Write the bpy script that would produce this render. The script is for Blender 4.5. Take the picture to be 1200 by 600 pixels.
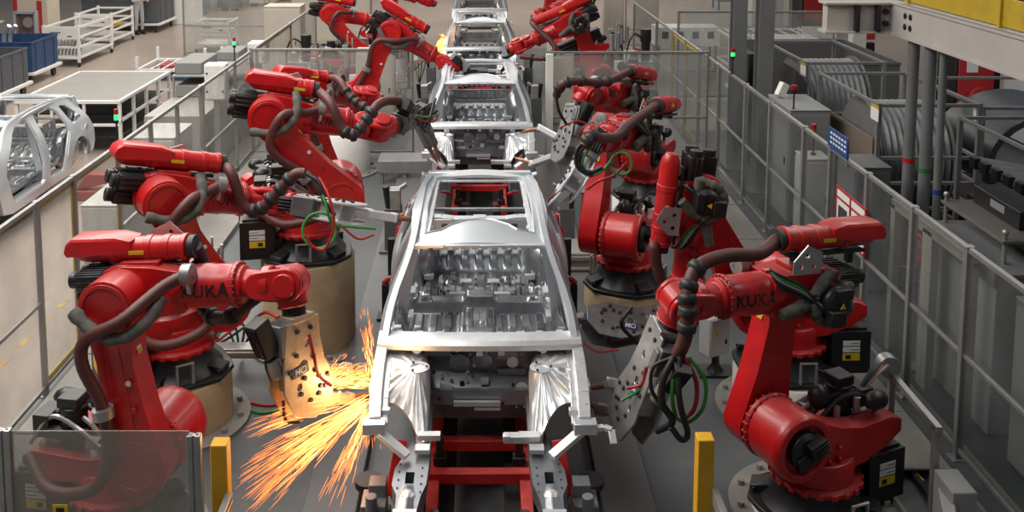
import bpy, bmesh, math, random
from mathutils import Vector, Matrix
from mathutils.geometry import tessellate_polygon
random.seed(7)
C = bpy.context.scene.collection
R = math.radians
for o in list(bpy.data.objects): bpy.data.objects.remove(o)

# ------------------------------------------------------------ camera (measured from the photograph)
FPX, U0, V0, CAMZ = 1150.0, 562.0, -4.0, 4.9
PIT = math.atan(126/FPX); CP, SP = math.cos(PIT), math.sin(PIT)
cam = bpy.data.cameras.new('camera'); camo = bpy.data.objects.new('camera', cam); C.objects.link(camo)
camo.location = (0, 0, CAMZ); camo.rotation_euler = (math.pi/2-PIT, 0, 0)
cam.sensor_fit = 'HORIZONTAL'; cam.sensor_width = 36; cam.lens = 36*FPX/1200
cam.shift_x = (600-U0)/1200; cam.shift_y = (V0-300)/1200
cam.clip_end = 300; cam.clip_start = 0.1
bpy.context.scene.camera = camo

# ------------------------------------------------------------ light and exposure
vs = bpy.context.scene.view_settings
vs.view_transform = 'Standard'; vs.look = 'None'; vs.gamma = 1; vs.use_curve_mapping = False
vs.exposure = 0.0
world = bpy.data.worlds.new('hall_light'); bpy.context.scene.world = world; world.use_nodes = True
world.node_tree.nodes['Background'].inputs[0].default_value = (0.80, 0.90, 1.0, 1)
world.node_tree.nodes['Background'].inputs[1].default_value = 0.095
def area(name, loc, sx, sy, power, col, rot=(0,0,0)):
    l = bpy.data.lights.new(name, 'AREA'); l.shape = 'RECTANGLE'; l.size = sx; l.size_y = sy; l.energy = power; l.color = col
    o = bpy.data.objects.new(name, l); C.objects.link(o); o.location = loc; o.rotation_euler = rot
    return o
area('line_lamp', (-2.6, 14, 9.0), 1.6, 22, 850, (1.0, 0.98, 0.95))
area('aisle_lamp', (-8.0, 22, 10.0), 5, 24, 2300, (1.0, 0.93, 0.84))
area('far_lamp', (3, 40, 10.0), 24, 10, 2600, (1.0, 0.92, 0.82))
area('front_lamp', (-4.0, 3.8, 9.0), 3, 2.0, 190, (1.0, 0.97, 0.94))
area('near_aisle_lamp', (-6.8, 9.0, 9.0), 3.5, 8, 900, (1.0, 0.94, 0.88))
area('right_aisle_lamp', (8.0, 12, 9.0), 2, 14, 420, (1.0, 0.95, 0.90))

# ------------------------------------------------------------ materials
MATS = {}
def mat(name, col, rough=.5, metal=0., noise=0., nscale=6., dust=0., dustcol=(.30,.22,.20), bump=0., spec=.5, coat=0.):
    if name in MATS: return MATS[name]
    m = bpy.data.materials.new(name); m.use_nodes = True; MATS[name] = m
    nt = m.node_tree; b = nt.nodes['Principled BSDF']
    b.inputs['Roughness'].default_value = rough; b.inputs['Metallic'].default_value = metal
    b.inputs['Specular IOR Level'].default_value = spec; b.inputs['Coat Weight'].default_value = coat
    b.inputs['Base Color'].default_value = (*col, 1)
    if noise or dust or bump:
        tc = nt.nodes.new('ShaderNodeTexCoord'); n = nt.nodes.new('ShaderNodeTexNoise')
        n.inputs['Scale'].default_value = nscale; n.inputs['Detail'].default_value = 6; n.inputs['Roughness'].default_value = .65
        nt.links.new(tc.outputs['Object'], n.inputs['Vector'])
        last = None
        if noise:
            mx = nt.nodes.new('ShaderNodeMix'); mx.data_type = 'RGBA'
            mx.inputs[6].default_value = (*[c*(1-noise) for c in col], 1); mx.inputs[7].default_value = (*[min(1, c*(1+noise)) for c in col], 1)
            cr = nt.nodes.new('ShaderNodeMapRange'); cr.inputs[1].default_value = .3; cr.inputs[2].default_value = .7
            nt.links.new(n.outputs['Fac'], cr.inputs[0]); nt.links.new(cr.outputs[0], mx.inputs[0]); last = mx.outputs[2]
        if dust:   # grey shop dust lying on the upward faces
            g = nt.nodes.new('ShaderNodeNewGeometry'); s = nt.nodes.new('ShaderNodeSeparateXYZ'); nt.links.new(g.outputs['Normal'], s.inputs[0])
            mr = nt.nodes.new('ShaderNodeMapRange'); mr.inputs[1].default_value = .55; mr.inputs[2].default_value = 1.0; mr.inputs[4].default_value = dust
            nt.links.new(s.outputs[2], mr.inputs[0])
            mu = nt.nodes.new('ShaderNodeMath'); mu.operation = 'MULTIPLY'; nt.links.new(mr.outputs[0], mu.inputs[0])
            cr2 = nt.nodes.new('ShaderNodeMapRange'); cr2.inputs[1].default_value = .3; cr2.inputs[2].default_value = .6; cr2.inputs[3].default_value = .4
            nt.links.new(n.outputs['Fac'], cr2.inputs[0]); nt.links.new(cr2.outputs[0], mu.inputs[1])
            md = nt.nodes.new('ShaderNodeMix'); md.data_type = 'RGBA'; md.inputs[6].default_value = (*col, 1); md.inputs[7].default_value = (*dustcol, 1)
            if last: nt.links.new(last, md.inputs[6])
            nt.links.new(mu.outputs[0], md.inputs[0]); last = md.outputs[2]
        if last: nt.links.new(last, b.inputs['Base Color'])
        if bump:
            bp = nt.nodes.new('ShaderNodeBump'); bp.inputs['Strength'].default_value = bump; bp.inputs['Distance'].default_value = .01
            nt.links.new(n.outputs['Fac'], bp.inputs['Height']); nt.links.new(bp.outputs[0], b.inputs['Normal'])
    return m
def clear(name, col, alpha, nscale=1.5, var=.5):
    """dusty clear sheet: mostly see-through, with a film of dirt"""
    if name in MATS: return MATS[name]
    m = bpy.data.materials.new(name); m.use_nodes = True; MATS[name] = m; nt = m.node_tree; nt.nodes.clear()
    out = nt.nodes.new('ShaderNodeOutputMaterial'); tr = nt.nodes.new('ShaderNodeBsdfTransparent'); p = nt.nodes.new('ShaderNodeBsdfPrincipled')
    tr.inputs[0].default_value = (.93, .94, .93, 1)
    p.inputs['Base Color'].default_value = (*col, 1); p.inputs['Roughness'].default_value = .3
    mx = nt.nodes.new('ShaderNodeMixShader'); tc = nt.nodes.new('ShaderNodeTexCoord'); n = nt.nodes.new('ShaderNodeTexNoise')
    n.inputs['Scale'].default_value = nscale; n.inputs['Detail'].default_value = 5
    nt.links.new(tc.outputs['Object'], n.inputs['Vector'])
    mr = nt.nodes.new('ShaderNodeMapRange'); mr.inputs[1].default_value = .3; mr.inputs[2].default_value = .7
    mr.inputs[3].default_value = alpha*(1-var); mr.inputs[4].default_value = alpha*(1+var)
    nt.links.new(n.outputs['Fac'], mr.inputs[0]); nt.links.new(mr.outputs[0], mx.inputs[0])
    nt.links.new(tr.outputs[0], mx.inputs[1]); nt.links.new(p.outputs[0], mx.inputs[2]); nt.links.new(mx.outputs[0], out.inputs[0])
    return m
def glow(name, col, s):
    if name in MATS: return MATS[name]
    m = bpy.data.materials.new(name); m.use_nodes = True; MATS[name] = m; b = m.node_tree.nodes['Principled BSDF']
    b.inputs['Base Color'].default_value = (*col, 1); b.inputs['Emission Color'].default_value = (*col, 1); b.inputs['Emission Strength'].default_value = s
    return m
RED = mat('red_paint', (.50,.008,.010), .36, 0, .18, 5, .55, (.24,.085,.08), coat=.15)
REDF = mat('frame_red_paint', (.42,.012,.012), .45, 0, .3, 8, .2)
BLACK = mat('black_motor', (.010,.010,.011), .42, 0, .3, 9, .25, (.09,.09,.085))
BASEB = mat('black_casting', (.012,.013,.015), .38, 0, .3, 6, .15, (.07,.07,.07))
RUB = mat('black_rubber', (.018,.017,.017), .5, 0, .3, 20)
HOSE = mat('brown_hose', (.085,.022,.020), .55, 0, .25, 30, .25, (.16,.10,.09))
STEEL = mat('gun_steel', (.44,.44,.43), .40, .75, .2, 10)
ALU = mat('pale_aluminium', (.66,.67,.68), .42, .6, .12, 8)
SPARKST = mat('spark_lit_steel', (.46,.38,.28), .42, .5, .2, 9)  # steel of the front-left gun, warm spark light mixed into its colour
COPPER = mat('copper', (.45,.22,.13), .4, .7, .25, 12)
BODY = mat('body_steel', (.60,.635,.67), .34, .62, .06, 3)
FLOORST = mat('galvanised_sheet', (.36,.375,.39), .30, .85, .22, 9)
DARKST = mat('dark_sheet', (.15,.155,.165), .36, .8, .2, 7)
RAILST = mat('rail_sheet', (.27,.285,.31), .36, .85, .15, 7)
CAST = mat('cast_aluminium', (.70,.71,.72), .38, .75, .1, 10)
TAN = mat('tan_concrete', (.44,.335,.205), .7, 0, .22, 3.2, bump=.1)
TANTOP = mat('pedestal_top', (.14,.115,.07), .7, 0, .3, 5)
WHITEP = mat('white_enamel', (.76,.74,.70), .45, 0, .04, 4)
CABLEB = mat('cable_black', (.012,.012,.013), .5); CABLEG = mat('cable_green', (.03,.22,.03), .5); CABLER = mat('cable_red', (.35,.01,.012), .5)
CABLEW = mat('cable_grey', (.30,.30,.29), .5)
FABRIC = mat('grey_fabric', (.10,.092,.08), .9, 0, .4, 14, bump=1.0)
YEL = mat('yellow_paint', (.62,.33,.012), .5, 0, .08, 5)
YEL2 = mat('guard_yellow', (.50,.34,.015), .55, 0, .15, 5)
FRAME = mat('fence_aluminium', (.34,.335,.325), .38, .6, .12, 6)
FRAMED = mat('dark_fence_aluminium', (.13,.13,.13), .45, .5, .15, 6)
TRIMW = mat('label_white', (.72,.72,.70), .5); TRIMY = mat('label_yellow', (.70,.48,.01), .5); TRIMB = mat('label_blue', (.012,.035,.11), .45)
INK = mat('lettering_black', (.012,.010,.010), .5)
GREYBOX = mat('grey_cabinet', (.27,.275,.275), .5, 0, .06, 4)
WHITEM = mat('white_rack_paint', (.68,.67,.65), .5, 0, .06, 6)
BLUE = mat('blue_bin', (.018,.05,.13), .55, 0, .25, 6)
GREYBIN = mat('grey_bin', (.075,.082,.092), .55, 0, .2, 6)
CLEAR = clear('clear_sheet', (.50,.50,.49), .20)
CLEARF = clear('smoked_front_sheet', (.38,.345,.31), .43, 1.2, .32)
CLEARR = clear('shaded_clear_sheet', (.20,.21,.22), .16)  # same clear sheet, with the shade of the right side put into its colour

# ------------------------------------------------------------ helpers
def pt(u, v, Y=None, X=None, Z=None):
    """a point of the photograph at a known distance, side or height"""
    a = (u-U0)/FPX; b = (v-V0)/FPX
    d = Vector((a, CP-b*SP, -(SP+b*CP)))
    t = Y/d.y if Y is not None else (X/d.x if X is not None else (Z-CAMZ)/d.z)
    return Vector((0,0,CAMZ))+d*t
def frame(o, x, y, z):
    return Matrix(((x[0],y[0],z[0],o[0]),(x[1],y[1],z[1],o[1]),(x[2],y[2],z[2],o[2]),(0,0,0,1)))
def axes(o, x, zhint):
    x = Vector(x).normalized(); z = Vector(zhint); z = z-x*z.dot(x)
    if z.length < 1e-4: z = x.orthogonal()
    z.normalize(); y = z.cross(x); return frame(o, x, y, z)
def spline(P, n=8):
    P = [Vector(p) for p in P]; out = []
    for i in range(len(P)-1):
        a = P[i-1] if i else P[0]*2-P[1]; b = P[i]; c = P[i+1]; d = P[i+2] if i+2 < len(P) else P[-1]*2-P[-2]
        for k in range(n):
            t = k/n
            out.append(.5*((2*b)+(c-a)*t+(2*a-5*b+4*c-d)*t*t+(3*b-a-3*c+d)*t**3))
    out.append(P[-1]); return out
class MB:
    def __init__(s): s.v=[]; s.f=[]; s.mi=[]; s.mats=[]; s.M=Matrix(); s.cur=0
    def use(s, m):
        if m not in s.mats: s.mats.append(m)
        s.cur = s.mats.index(m); return s
    def at(s, M): s.M = M; return s
    def add(s, vs, fs):
        n = len(s.v); s.v += [s.M @ Vector(p) for p in vs]
        for f in fs: s.f.append(tuple(n+i for i in f)); s.mi.append(s.cur)
        return s
    def box(s, c, d, rz=0, ry=0, rx=0):
        x,y,z = d[0]/2,d[1]/2,d[2]/2; c = Vector(c)
        r = Matrix.Rotation(rz,3,'Z') @ Matrix.Rotation(ry,3,'Y') @ Matrix.Rotation(rx,3,'X')
        vs = [c + r @ Vector(p) for p in ((-x,-y,-z),(x,-y,-z),(x,y,-z),(-x,y,-z),(-x,-y,z),(x,-y,z),(x,y,z),(-x,y,z))]
        return s.add(vs, [(3,2,1,0),(4,5,6,7),(0,1,5,4),(1,2,6,5),(2,3,7,6),(3,0,4,7)])
    def bar(s, a, b, w, h=None, up=(0,0,1)):
        a, b = Vector(a), Vector(b); h = h or w
        M = axes((a+b)/2, b-a, up if abs((b-a).normalized().dot(Vector(up).normalized())) < .99 else (0,1,0))
        o = s.M; s.M = o @ M; s.box((0,0,0), ((b-a).length, w, h)); s.M = o; return s
    def cyl(s, a, b, r0, r1=None, n=16, caps=True):
        a, b = Vector(a), Vector(b); r1 = r0 if r1 is None else r1
        d = (b-a).normalized(); x = d.orthogonal().normalized(); y = d.cross(x)
        vs = []
        for c, r in ((a,r0),(b,r1)):
            for k in range(n):
                t = 2*math.pi*k/n; vs.append(c+(x*math.cos(t)+y*math.sin(t))*r)
        fs = [(k,(k+1)%n,n+(k+1)%n,n+k) for k in range(n)]
        if caps: fs += [tuple(range(n-1,-1,-1)), tuple(range(n,2*n))]
        return s.add(vs, fs)
    def lathe(s, prof, o, ax, n=24, cap=True):
        """profile of (radius, height along ax)"""
        o = Vector(o); d = Vector(ax).normalized(); x = d.orthogonal().normalized(); y = d.cross(x); vs = []
        for r, h in prof:
            for k in range(n):
                t = 2*math.pi*k/n; vs.append(o+d*h+(x*math.cos(t)+y*math.sin(t))*max(r,1e-4))
        fs = [(j*n+k, j*n+(k+1)%n, (j+1)*n+(k+1)%n, (j+1)*n+k) for j in range(len(prof)-1) for k in range(n)]
        if cap: fs += [tuple(range(n-1,-1,-1)), tuple(range((len(prof)-1)*n, len(prof)*n))]
        return s.add(vs, fs)
    def tube(s, P, r, n=10, rib=0.):
        P = [Vector(p) for p in P]; N = len(P); vs = []; x = None
        for i, p in enumerate(P):
            d = (P[min(i+1,N-1)]-P[max(i-1,0)])
            d = d.normalized() if d.length > 1e-9 else Vector((0,0,1))
            x = d.orthogonal().normalized() if x is None else (x-d*x.dot(d)).normalized()
            y = d.cross(x); q = r[i] if isinstance(r, list) else r*(1+rib*(1 if i%2 else -1))
            for k in range(n):
                t = 2*math.pi*k/n; vs.append(p+(x*math.cos(t)+y*math.sin(t))*q)
        fs = [(j*n+k, j*n+(k+1)%n, (j+1)*n+(k+1)%n, (j+1)*n+k) for j in range(N-1) for k in range(n)]
        fs += [tuple(range(n-1,-1,-1)), tuple(range((N-1)*n, N*n))]
        return s.add(vs, fs)
    def loft(s, rings):
        n = len(rings[0]); vs = [p for r in rings for p in r]
        fs = [(j*n+k, j*n+(k+1)%n, (j+1)*n+(k+1)%n, (j+1)*n+k) for j in range(len(rings)-1) for k in range(n)]
        fs += [tuple(range(n-1,-1,-1)), tuple(range((len(rings)-1)*n, len(rings)*n))]
        return s.add(vs, fs)
    def prism(s, poly, y0, y1, holes=()):
        """outline (x,z) extruded along y, with optional holes"""
        if not holes:
            n = len(poly); vs = [(a,y0,b) for a,b in poly]+[(a,y1,b) for a,b in poly]
            fs = [(k,(k+1)%n,n+(k+1)%n,n+k) for k in range(n)]+[tuple(range(n-1,-1,-1)), tuple(range(n,2*n))]
            return s.add(vs, fs)
        loops = [poly]+list(holes); flat = [p for l in loops for p in l]
        tri = tessellate_polygon([[Vector((a,b,0)) for a,b in l] for l in loops]); n = len(flat)
        vs = [(a,y0,b) for a,b in flat]+[(a,y1,b) for a,b in flat]
        fs = [tuple(t) for t in tri]+[tuple(n+i for i in reversed(t)) for t in tri]; o = 0
        for l in loops:
            m = len(l); fs += [(o+k,o+(k+1)%m,n+o+(k+1)%m,n+o+k) for k in range(m)]; o += m
        return s.add(vs, fs)
    def ball(s, c, r, n=14, sq=(1,1,1)):
        vs = []; c = Vector(c); m = n//2
        for j in range(1, m):
            for k in range(n):
                a = math.pi*j/m; b = 2*math.pi*k/n
                vs.append(c+Vector((r*sq[0]*math.sin(a)*math.cos(b), r*sq[1]*math.sin(a)*math.sin(b), r*sq[2]*math.cos(a))))
        t = len(vs); vs += [c+Vector((0,0,r*sq[2])), c-Vector((0,0,r*sq[2]))]
        fs = [(j*n+k,(j+1)*n+k,(j+1)*n+(k+1)%n,j*n+(k+1)%n) for j in range(m-2) for k in range(n)]
        fs += [(t,k,(k+1)%n) for k in range(n)]+[(t+1,(m-2)*n+(k+1)%n,(m-2)*n+k) for k in range(n)]
        return s.add(vs, fs)
    def build(s, name, m=None, parent=None, bevel=0., smooth=35., label=None, shift=None):
        me = bpy.data.meshes.new(name)
        off = shift if shift is not None else (Vector(root_of(parent).location) if parent else Vector())
        me.from_pydata([p-off for p in s.v], [], s.f)
        ms = s.mats if s.mats else [m]
        if m and s.mats: ms = s.mats
        for q in ms: me.materials.append(q)
        for p, k in zip(me.polygons, s.mi): p.material_index = k
        bm = bmesh.new(); bm.from_mesh(me); bmesh.ops.recalc_face_normals(bm, faces=bm.faces); bm.to_mesh(me); bm.free()
        if smooth:
            me.polygons.foreach_set('use_smooth', [True]*len(me.polygons)); me.set_sharp_from_angle(angle=R(smooth))
        o = bpy.data.objects.new(name, me); C.objects.link(o)
        if parent: o.parent = parent
        if bevel:
            b = o.modifiers.new('edge', 'BEVEL'); b.width = bevel; b.segments = 2; b.limit_method = 'ANGLE'; b.angle_limit = R(40)
        if label: o['label'] = label
        return o
    def into(s, o, m=None):
        """surface detail (bolts, stickers, marks) goes into the mesh of the part that carries it"""
        me = o.data; off = Vector(root_of(o).location); bm = bmesh.new(); bm.from_mesh(me)
        ms = s.mats if s.mats else [m]; idx = []
        for q in ms:
            if q.name not in [x.name for x in me.materials]: me.materials.append(q)
            idx.append([x.name for x in me.materials].index(q.name))
        b2 = bmesh.new(); vs = [b2.verts.new(p-off) for p in s.v]
        for f, k in zip(s.f, s.mi):
            try: q = b2.faces.new([vs[i] for i in f]); q.material_index = idx[k]; q.smooth = True
            except ValueError: pass
        bmesh.ops.recalc_face_normals(b2, faces=b2.faces); t = bpy.data.meshes.new('t'); b2.to_mesh(t); b2.free()
        bm.from_mesh(t); bm.to_mesh(me); bm.free(); bpy.data.meshes.remove(t); me.set_sharp_from_angle(angle=R(35)); return o
    def split(s, name, m=None, parent=None, bevel=0., smooth=35.):
        """every separate piece becomes an object of its own"""
        par = list(range(len(s.v)))
        def find(i):
            while par[i] != i: par[i] = par[par[i]]; i = par[i]
            return i
        for f in s.f:
            for i in f[1:]: par[find(i)] = find(f[0])
        groups = {}
        for f, k in zip(s.f, s.mi): groups.setdefault(find(f[0]), []).append((f, k))
        out = []
        for fs in groups.values():
            b = MB(); b.mats = list(s.mats); mp = {}
            for f, k in fs:
                for i in f:
                    if i not in mp: mp[i] = len(b.v); b.v.append(s.v[i])
                b.f.append(tuple(mp[i] for i in f)); b.mi.append(k)
            out.append(b.build(name, m, parent, bevel, smooth))
        return out
def root_of(o):
    while o.parent: o = o.parent
    return o
def thing(name, label, cat, loc=(0,0,0), group=None):
    o = bpy.data.objects.new(name, None); C.objects.link(o); o.location = loc; o.empty_display_size = .1
    o['label'] = label; o['category'] = cat
    if group: o['group'] = group
    return o
def tag(o, label, cat, group=None, kind=None):
    o['label'] = label; o['category'] = cat
    if group: o['group'] = group
    if kind: o['kind'] = kind
    return o
def struct(o): o['kind'] = 'structure'; return o
def copy_thing(o, loc, label, group=None):
    r = o.copy(); C.objects.link(r); r.location = loc; r['label'] = label
    if group: r['group'] = group
    def rec(a, b):
        for ch in a.children:
            c = ch.copy(); C.objects.link(c); c.parent = b; rec(ch, c)
    rec(o, r); return r
def text_geo(mb, s, size, M, depth=.004, wrap=None, font_shear=0., bold=.0):
    """lettering as geometry: centred text in the X-Y plane of M; wrap = radius of a cylinder along X it lies on"""
    cu = bpy.data.curves.new('text', 'FONT'); cu.body = s; cu.size = size; cu.align_x = 'CENTER'; cu.align_y = 'CENTER'; cu.extrude = depth/2; cu.shear = font_shear; cu.offset = bold
    cu.resolution_u = 3
    o = bpy.data.objects.new('text', cu); C.objects.link(o); bpy.context.view_layer.update()
    me = bpy.data.meshes.new_from_object(o.evaluated_get(bpy.context.evaluated_depsgraph_get()))
    old = mb.M; mb.M = old @ M; vs = []
    for v in me.vertices:
        x, y, z = v.co
        if wrap: a = y/wrap; vs.append((x, (wrap+z)*math.sin(a), (wrap+z)*math.cos(a)-wrap))
        else: vs.append((x, y, z))
    mb.add(vs, [tuple(p.vertices) for p in me.polygons]); mb.M = old
    bpy.data.objects.remove(o); bpy.data.curves.remove(cu); bpy.data.meshes.remove(me); return mb
def sheet(outline, holes, th, fn, cx=(), cy=(), n_hole=0):
    """pressed sheet: flat outline with holes, sliced along cx / cy and carried into space by fn(s, t, w)"""
    loops = [outline]+list(holes); flat = [p for l in loops for p in l]
    tri = tessellate_polygon([[Vector((a,b,0)) for a,b in l] for l in loops])
    bm = bmesh.new(); vs = [bm.verts.new((a,b,0)) for a,b in flat]
    for t in tri:
        try: bm.faces.new([vs[i] for i in t])
        except ValueError: pass
    bm.normal_update()
    for val, nrm in [(c,(1,0,0)) for c in cx]+[(c,(0,1,0)) for c in cy]:
        bmesh.ops.bisect_plane(bm, geom=bm.verts[:]+bm.edges[:]+bm.faces[:], plane_co=(val if nrm[0] else 0, val if nrm[1] else 0, 0), plane_no=nrm, dist=1e-5)
    bm.verts.ensure_lookup_table(); bm.verts.index_update()
    V0s = [v.co.copy() for v in bm.verts]; F = [[v.index for v in f.verts] for f in bm.faces]
    E = [(e.verts[0].index, e.verts[1].index) for e in bm.edges if len(e.link_faces) == 1]
    bm.free(); n = len(V0s)
    out = [Vector(fn(p.x,p.y,0)) for p in V0s]+[Vector(fn(p.x,p.y,th)) for p in V0s]
    fs = [tuple(f) for f in F]+[tuple(n+i for i in reversed(f)) for f in F]+[(a,b,n+b,n+a) for a,b in E]
    return out, fs
def arc(cx, cy, r, a0, a1, n=8, ry=None):
    return [(cx+r*math.cos(R(a0+(a1-a0)*k/n)), cy+(ry or r)*math.sin(R(a0+(a1-a0)*k/n))) for k in range(n+1)]
def lin(a, b, n): return [a+(b-a)*k/n for k in range(n+1)]

# ============================================================ the setting
def floor_mat(name, c1, c2, c3, rough, scale):
    m = mat(name, c1, rough, 0, .1, scale); nt = m.node_tree; b = nt.nodes['Principled BSDF']
    tc = nt.nodes.new('ShaderNodeTexCoord'); n1 = nt.nodes.new('ShaderNodeTexNoise'); n1.inputs['Scale'].default_value = .55; n1.inputs['Detail'].default_value = 8
    n2 = nt.nodes.new('ShaderNodeTexNoise'); n2.inputs['Scale'].default_value = 5; n2.inputs['Detail'].default_value = 10
    nt.links.new(tc.outputs['Object'], n1.inputs['Vector']); nt.links.new(tc.outputs['Object'], n2.inputs['Vector'])
    r = nt.nodes.new('ShaderNodeValToRGB'); r.color_ramp.elements[0].color = (*c2, 1); r.color_ramp.elements[0].position = .3
    r.color_ramp.elements[1].color = (*c1, 1); r.color_ramp.elements[1].position = .62
    mx = nt.nodes.new('ShaderNodeMix'); mx.data_type = 'RGBA'; mx.inputs[7].default_value = (*c3, 1)
    mr = nt.nodes.new('ShaderNodeMapRange'); mr.inputs[1].default_value = .55; mr.inputs[2].default_value = .75; mr.inputs[4].default_value = .5
    nt.links.new(n1.outputs['Fac'], r.inputs[0]); nt.links.new(n2.outputs['Fac'], mr.inputs[0]); nt.links.new(mr.outputs[0], mx.inputs[0])
    nt.links.new(r.outputs[0], mx.inputs[6]); nt.links.new(mx.outputs[2], b.inputs['Base Color'])
    return m
HALLF = floor_mat('hall_floor_coating', (.355,.295,.255), (.31,.255,.22), (.40,.335,.29), .28, 2)
CELLF = floor_mat('cell_concrete', (.105,.115,.118), (.075,.083,.087), (.15,.15,.142), .5, 2)
PLATF = floor_mat('track_plate', (.135,.142,.145), (.105,.11,.115), (.17,.17,.165), .45, 2)
CHANF = floor_mat('channel_plate', (.27,.255,.235), (.19,.175,.155), (.36,.35,.33), .5, 2)
LINEF = mat('floor_line_yellow', (.42,.29,.10), .6, 0, .3, 5)
b = MB(); b.box((0,28,-.05), (70,72,.1)); struct(b.build('floor', HALLF, smooth=0))
b = MB(); b.box((0,14.5,.004), (8.5,31,.008)); struct(b.build('trim_1', CELLF, smooth=0))
# raised plates beside the car line, a dark slot between
b = MB()
for s in (-1, 1):
    b.box((s*1.17,16.5,.05), (.42,27,.1))
struct(b.build('trim_2', PLATF, bevel=.01, smooth=0))
# steel covers of the cable channels under both fences
b = MB()
for k in range(10):
    b.box((-3.82,6.0+k*1.5,.045), (.62,1.48,.09))
struct(b.build('trim_3', CHANF, bevel=.006, smooth=0))
b = MB()
for k in range(11):
    if k != 1: b.box((3.62,6.35+k*1.5,.09), (.62,1.48,.02))
    else: b.box((3.62,8.15,.09), (.62,.90,.02))
for y in (5.0, 8.0):
    pass
for x in (3.31, 3.93): b.box((x,14,.045), (.03,17,.09))
struct(b.build('trim_4', CHANF, bevel=.004, smooth=0))
b = MB(); b.box((7.3,11.8,.003), (6.0,15.6,.006)); struct(b.build('trim_7', floor_mat('dark_floor', (.055,.062,.07), (.04,.046,.052), (.09,.09,.09), .4, 2), smooth=0))
# broken yellow lines on the aisle floor
b = MB()
for k in range(16): b.box((-4.95,8.2+k*.5,.002), (.07,.24,.004))
for k in range(5): b.box((-6.6,9+k*.9,.002), (.09,.5,.004))
struct(b.build('trim_5', LINEF, smooth=0))

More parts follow.
